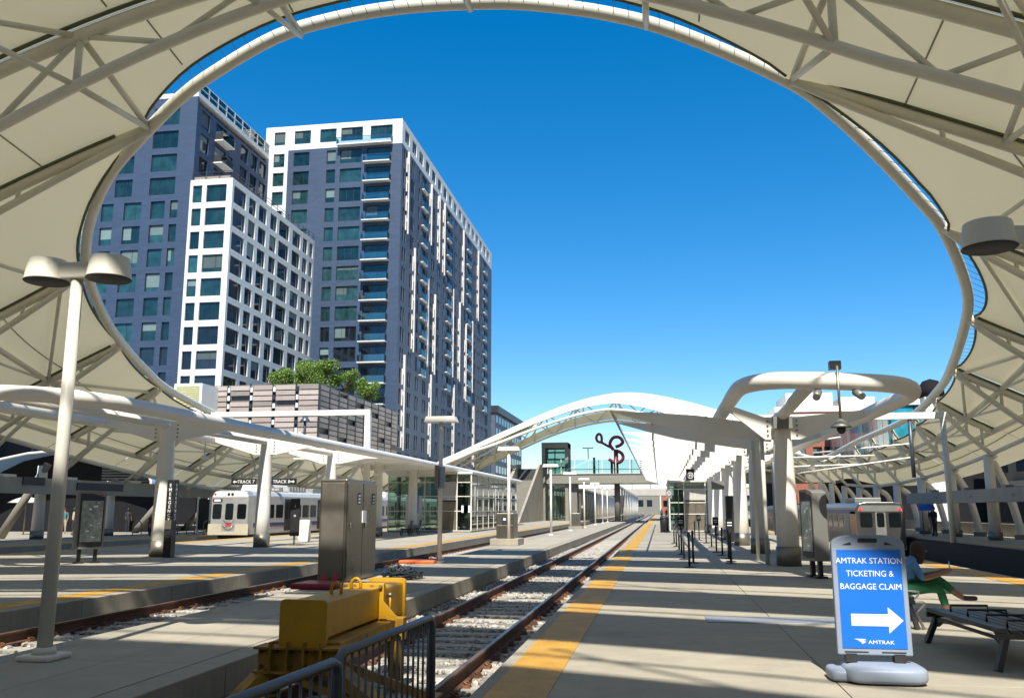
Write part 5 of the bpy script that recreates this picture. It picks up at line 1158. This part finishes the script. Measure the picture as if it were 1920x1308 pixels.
MB().tube([(x, 58, z) for x, z in vp], .09, 8).build('vault_rib', whitegrey, vt)
hoop = T('bike_hoop', 'steel bicycle hoop', 'bike rack', (-33, 53.2, 0), R_(60), 'bike hoops on the far left platform'); MB().tube(spline([(-.28, 0, 0), (-.28, 0, .6), (-.2, 0, .82), (0, 0, .9), (.2, 0, .82), (.28, 0, .6), (.28, 0, 0)], 4), .032, 8).build('tube', steel, hoop, True)
hoop['label'] = 'leftmost steel bicycle hoop on the far left platform'
for i in range(6): dup(hoop, (-31.9 + i * .9 + (1.2 if i > 3 else 0), 53.6 + i * .5, 0), R_(60), 'steel bicycle hoop on the far platform, %s from the left' % on[i + 1])
t = T('sun_umbrella', 'small white umbrella far left behind the columns', 'umbrella', (-40.9, 53, 0)); MB().tube([(-40.9, 53, 0), (-40.9, 53, 2.4)], .04, 8).build('pole', steeld, t); MB().lathe([(1.1, 2.05), (.6, 2.3), (0, 2.5)], (-40.9, 53, 0), 8).build('canopy', white, t)
t = T('shelter_sign', 'white framed tall sign panel on the far left platform', 'sign', (-30.5, 57, 0)); MB().box(-30.9, -30.1, 56.95, 57.05, .3, 2.3).build('panel', black, t)
for x in (-30.95, -30.05): MB().box(x - .05, x + .05, 56.9, 57.1, 0, 2.45).build('post', white, t)
o = standing('person in red sitting low by the bike hoops', (-31.4, 52.0, -.0), R_(90), crd, ck, h=1.1)
# --- bridge with glass rails, lift tower, stairs, sculpture
bg_ = T('footbridge', 'grey footbridge with glass railings crossing the tracks in the distance', 'bridge', (-6, 133, 0))
MB().box(-16.4, 34, 131, 136.5, 5.35, 6.65).build('deck', beamc, bg_, bevel=.03); MB().box(-16.4, 34, 130.9, 136.6, 6.66, 6.8).build('deck_edge', M('deck_dark', (.16, .15, .13), .7), bg_)
for x in (-6.2, 8.6, 24): MB().tube([(x, 133.5, 0), (x, 133.5, 5.35)], .42, 14).build('pier', M('pier', (.16, .15, .13), .8), bg_)
MB().box(-13.6, -12.0, 132, 135, 0, 5.34).build('pier', M('pier', (.16, .15, .13), .8), bg_)
for i in range(26):
    x = -16.2 + i * 2.0; MB().box(x - .05, x + .05, 131.0, 131.12, 6.8, 8.9).build('rail_post', whitegrey, bg_)
    MB().box(x + .06, x + 1.94, 131.04, 131.07, 6.9, 8.8).build('rail_glass', rglass, bg_)
MB().box(-16.2, 34, 131.0, 131.1, 7.35, 7.45).build('hand_rail', blackp, bg_)
for x in (-9.5, -6.9, -2.6, -1.9): MB().box(x - .17, x + .17, 133, 133.4, 6.8, 8.75 + (.5 if x < -9 else 0)).build('bridge_pylon', black, bg_)
for i, (x, z) in enumerate(((-10.4, 10.6),)): MB().tube([(x, 133.5, 6.8), (x, 133.5, z)], .08, 8).build('bridge_lamp_pole', whitegrey, bg_); MB().box(x - .8, x + .8, 133.2, 133.8, z, z + .15).build('bridge_lamp_head', whitegrey, bg_)
lt = T('lift_tower', 'beige framed glass lift tower beside the footbridge', 'tower', (-15.3, 133.5, 0))
for x in (-17.15, -13.7): MB().box(x, x + .5, 131.5, 135.5, 0, 11.4).build('frame_wall', beamc, lt)
MB().box(-17.15, -13.2, 131.4, 135.6, 10.6, 11.41).build('top_beam', beamc, lt); MB().box(-16.64, -13.71, 131.7, 131.75, 0, 10.59).build('glass_wall', gdark, lt)
for z in (7.6, 8.8, 9.8): MB().box(-16.64, -13.71, 131.6, 131.69, z, z + .25).build('transom', framed, lt)
MB().box(-15.25, -15.1, 131.58, 131.69, 6.5, 10.5).build('mullion', framed, lt)
ss = T('stairway', 'concrete stairway wall climbing to the footbridge', 'stairs', (-20, 124, 0))
MB().prism([(108, 0), (131, 0), (131, 8.2), (128, 8.0), (113, 2.0)], lambda a, b, d: (d, a, b), -20.6, -20.2).build('side_wall', curbm, ss); MB().prism([(108, 0), (131, 0), (131, 8.2), (128, 8.0), (113, 2.0)], lambda a, b, d: (d, a, b), -17.2, -16.9).build('side_wall', curbm, ss)
for i in range(36): MB().box(-20.2, -17.2, 109.5 + i * .58, 109.5 + (i + 1) * .58 - .005, 0, .18 * (i + 1)).build('step', beamc, ss)
sm_ = M('dark_mesh', (.05, .05, .05), .6); MB().box(-21.5, -16.9, 128, 128.1, 2.6, 7.4).build('screen_wall', sm_, ss)
sc_ = T('loop_sculpture', 'dark red looping tube sculpture on a post above the footbridge', 'sculpture', (-6.3, 133.2, 6.8))
q = MB().tube([(-6.25, 133.2, 6.8), (-6.25, 133.2, 10.4)], .34, 14).build('post', redp, sc_)
def lp(pts, r, nm='loop', closed=False): MB().tube(spline([(x, 132.95, z) for x, z in pts], 5, closed), r, 10, closed).build(nm, redp, sc_)
lp([(-6.6, 10.3), (-7.1, 11.2), (-6.6, 12.1), (-5.7, 12.15), (-5.2, 11.5), (-5.6, 11.0), (-6.3, 10.75)], .25)
lp([(-6.1, 10.2), (-5.4, 9.8), (-5.2, 9.1), (-5.7, 8.5), (-6.6, 8.5), (-7.3, 9.0)], .25)
lp([(-6.6, 10.5), (-7.5, 10.95), (-8.3, 11.4), (-8.9, 11.6), (-9.1, 12.2), (-8.75, 12.7), (-8.35, 12.4), (-8.3, 11.5)], .2)
# --- beyond the bridge: rows of white columns, overpass, far buildings
for side, x0, n in ((0, -14.5, 13), (1, -9.7, 0)):
    if n == 0: continue
    wc = T('distant_canopy', 'distant white colonnade canopy beyond the footbridge', 'canopy', (x0, 200, 0)); MB().box(x0 - 2.6, x0 + 2.6, 142, 262, 4.6, 4.85).build('roof', whitegrey, wc)
    for i in range(n * 2):
        y = 143 + i * 4.6; MB().tube([(x0 + 2.3, y, 0), (x0 + 2.3, y, 4.7)], .17, 8).build('column', white, wc)
        MB().tube([(x0 - 2.3, y, 0), (x0 - 2.3, y, 4.7)], .17, 8).build('column', white, wc)
wr = T('distant_colonnade', 'row of slim white posts carrying a beam beyond the footbridge beside the track', 'colonnade', (-6.6, 200, 0)); MB().box(-6.8, -6.4, 138, 275, 5.2, 5.5).build('beam', white, wr)
for i in range(13): MB().tube([(-6.6, 138.5 + i * 11, -.4), (-6.6, 138.5 + i * 11, 5.2)], .15, 8).build('column', white, wr)
ov = T('overpass', 'distant concrete road overpass crossing the tracks', 'bridge', (0, 300, 0)); MB().box(-120, 120, 300, 312, 6.2, 8.4).build('deck', M('overpass', (.40, .37, .33), .85), ov)
for x in (-60, -30, -12, 4.4, 30, 60): MB().box(x - .8, x + .8, 303, 306, -.4, 6.19).build('pier', beamc, ov)
for x in (-20, -9, -3): MB().tube([(x, 301, 8.4), (x, 301, 18)], .12, 6).build('lamp_pole', galv, ov)
for i, (x0, x1, y0, y1, z, m, lab) in enumerate([(-80, -38, 330, 380, 12, beamc, 'pale low building far beyond the overpass on the left'), (-36, -15, 340, 370, 9.5, brick, 'reddish low building beyond the overpass'), (3, 40, 350, 390, 10, beamc, 'pale low building far right of the tracks'), (-75, -46, 250, 300, 29, sidec, 'glass and steel block peeking past the blue tower side')]):
    b = T('distant_building', lab, 'building', ((x0 + x1) / 2, y0, 0)); MB().box(x0, x1, y0, y1, -1.9, z).build('wall', m, b)
    nfl = max(2, int(z / 3.6))
    if i == 3: MB().box(x0 + 3, x1 + 1, y0 - .5, y1, z, z + 2).build('roof', framed, b)
    nf = 0
    for k in range(nfl):
        for j in range(int((x1 - x0) / 3.5)):
            MB().box(x0 + 1 + j * 3.5, x0 + 3.4 + j * 3.5, y0 - .06, y0, 1.2 + k * 3.6, 3.2 + k * 3.6).build('window', winB, b)
        if i == 3:
            for j in range(10): MB().box(x1, x1 + .06, y0 + 1 + j * 4.8, y0 + 4.4 + j * 4.8, 1.2 + k * 3.6, 3.2 + k * 3.6).build('window', winB, b)
# people far along the right platform
for i, (x, y) in enumerate(((.2, 150), (1.0, 156), (1.9, 150))): standing(['distant person with pale top far down the right platform', 'distant dark figure far down the right platform', 'distant figure at right far down the platform'][i], (x, y, 0), R_(180), (cw, ck, ct)[i], ck)
# --- right background
br = T('brick_building', 'red brick building with paired windows behind the right canopy', 'building', (23, 142, 0))
MB().box(18.3, 40, 140.4, 165, -1.9, 15.6).build('core', core, br)
Fc = Facade(br, (18, 140, 0), (1, 0, 0), (0, -1, 0), 22, brick)
for k in range(4): Fc.floor(1.2 + k * 3.6, 4.8 + k * 3.6, [(u, u + 1.3, 2) for u in (1.0, 2.6, 5.0, 6.6, 9.2, 10.8, 13.4, 15, 17.6, 19.2)], .9, 2.5, gm=winB)
Fc.blank(-1.9, 1.2); Fc.blank(15.6, 16.2); Fc.done(); MB().box(17.7, 40.2, 139.7, 165, 16.21, 17.0).build('cornice', white, br); MB().box(20, 27, 144, 156, 17.0, 19.6).build('roof_house', white, br); MB().box(28, 33, 143, 152, 17.0, 18.7).build('roof_house', roofw, br)
tl = T('teal_building', 'teal glass panelled building wing behind the right canopy', 'building', (28, 112, 0)); MB().box(25.4, 44, 104, 139, -1.9, 13.0).build('core', core, tl)
tgl = window_mat('teal_panel', (.02, .20, .26), .12)
for j in range(14): MB().box(25.2, 25.39, 104 + j * 2.5, 106.35 + j * 2.5, 7.6, 12.9).build('glass_panel', tgl, tl)
for j in range(7): MB().box(25.5 + j * 2.6, 27.95 + j * 2.6, 103.8, 103.99, 7.6, 12.9).build('glass_panel', tgl, tl)
MB().box(24.9, 44, 103.5, 139, 13.01, 13.8).build('roof', white, tl); MB().box(25.0, 44, 103.7, 139, 6.9, 7.5).build('band', framed, tl)
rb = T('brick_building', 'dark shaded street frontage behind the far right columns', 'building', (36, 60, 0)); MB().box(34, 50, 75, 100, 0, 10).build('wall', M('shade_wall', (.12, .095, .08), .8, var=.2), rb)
MB().box(34, 50, -20, 74.9, 0, 24).build('sky_block', M('shade_wall', (.12, .095, .08), .8), rb)  # unseen tall block added to cut sky light from the right
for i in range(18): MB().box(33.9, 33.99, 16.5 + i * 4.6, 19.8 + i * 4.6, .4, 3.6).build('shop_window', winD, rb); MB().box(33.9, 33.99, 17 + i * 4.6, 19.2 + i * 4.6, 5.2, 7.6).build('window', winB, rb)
for i in range(9): MB().box(33.4, 33.88, 18 + i * 9, 22.5 + i * 9, 3.8, 4.3).build('awning', white if i % 2 else beamc, rb)
wl_ = T('retaining_wall', 'low pale concrete wall behind the far right columns', 'wall', (21, 60, 0)); 
for i in range(14): MB().box(20.6, 21.0, 30 + i * 6.0, 35.97 + i * 6.0, 0, .75).build('wall_block', curbm, wl_)
t = T('blue_notice', 'small blue sign on a post on the far right platform', 'sign', (16.45, 60, 0)); MB().tube([(16.2, 60, 0), (16.2, 60, 2.0)], .04, 8).build('post', steeld, t); MB().box(16.0, 16.9, 59.96, 60.0, 1.55, 1.95).build('panel', signblue, t)
ch = T('roof_stack', 'dark capped roof stack poking above the right canopy rim', 'chimney', (20.7, 75, 0)); MB().box(20.9, 22.3, 74.2, 75.6, 0, 10.4).build('shaft', roofw, ch); MB().lathe([(1.0, 0), (1.0, .7), (.6, 1.3), (0, 1.5)], (21.6, 74.9, 10.4), 12).build('cap', core, ch)

sb = T('unseen_station', 'unseen beige stone station building added behind the viewer to cut sky light', 'building', (0, -45, 0)); MB().box(-50, 45, -62, -36, -1.9, 22).build('wall', M('station_stone', (.26, .20, .14), .85), sb); MB().box(-51, 46, -63, -35, 22.01, 23).build('cornice', beamc, sb)  # out of view; added to block sky light from behind the camera
for i in range(20): MB().box(-47 + i * 4.6, -44.6 + i * 4.6, -35.99, -35.9, 4, 9).build('window', winD, sb); MB().box(-47 + i * 4.6, -44.6 + i * 4.6, -35.99, -35.9, 12, 17).build('window', winD, sb)
wb = T('sky_block_wing', 'unseen brick block added left of the viewer to cut sky light', 'building', (-52, 0, 0)); MB().box(-66, -44, -34, 19, -1.9, 22).build('wall', brick, wb)  # out of view; added so less sky light enters from the left
for i in range(11): MB().box(-43.99, -43.9, -31 + i * 4.6, -28.4 + i * 4.6, 5, 9).build('window', winD, wb); MB().box(-43.99, -43.9, -31 + i * 4.6, -28.4 + i * 4.6, 12, 16).build('window', winD, wb)
for i, (x0, x1, y0, z, m) in enumerate([(-15, 0, 420, 10, beamc), (-140, -60, 430, 16, brick), (0.5, 30, 440, 9, brick), (40, 120, 400, 13, beamc)]):
    b = T('distant_building', ['low grey building at the end of the tracks under the overpass', 'long red building on the horizon at the far left', 'low red building at the end of the tracks right of centre', 'long grey building on the horizon at the far right'][i], 'building', ((x0 + x1) / 2, y0, 0)); MB().box(x0, x1, y0, y0 + 20, -1.9, z).build('wall', m, b)
    for j in range(int((x1 - x0) / 4)): MB().box(x0 + 1 + 4 * j, x0 + 3.4 + 4 * j, y0 - .06, y0, 3, 6).build('window', winD, b)
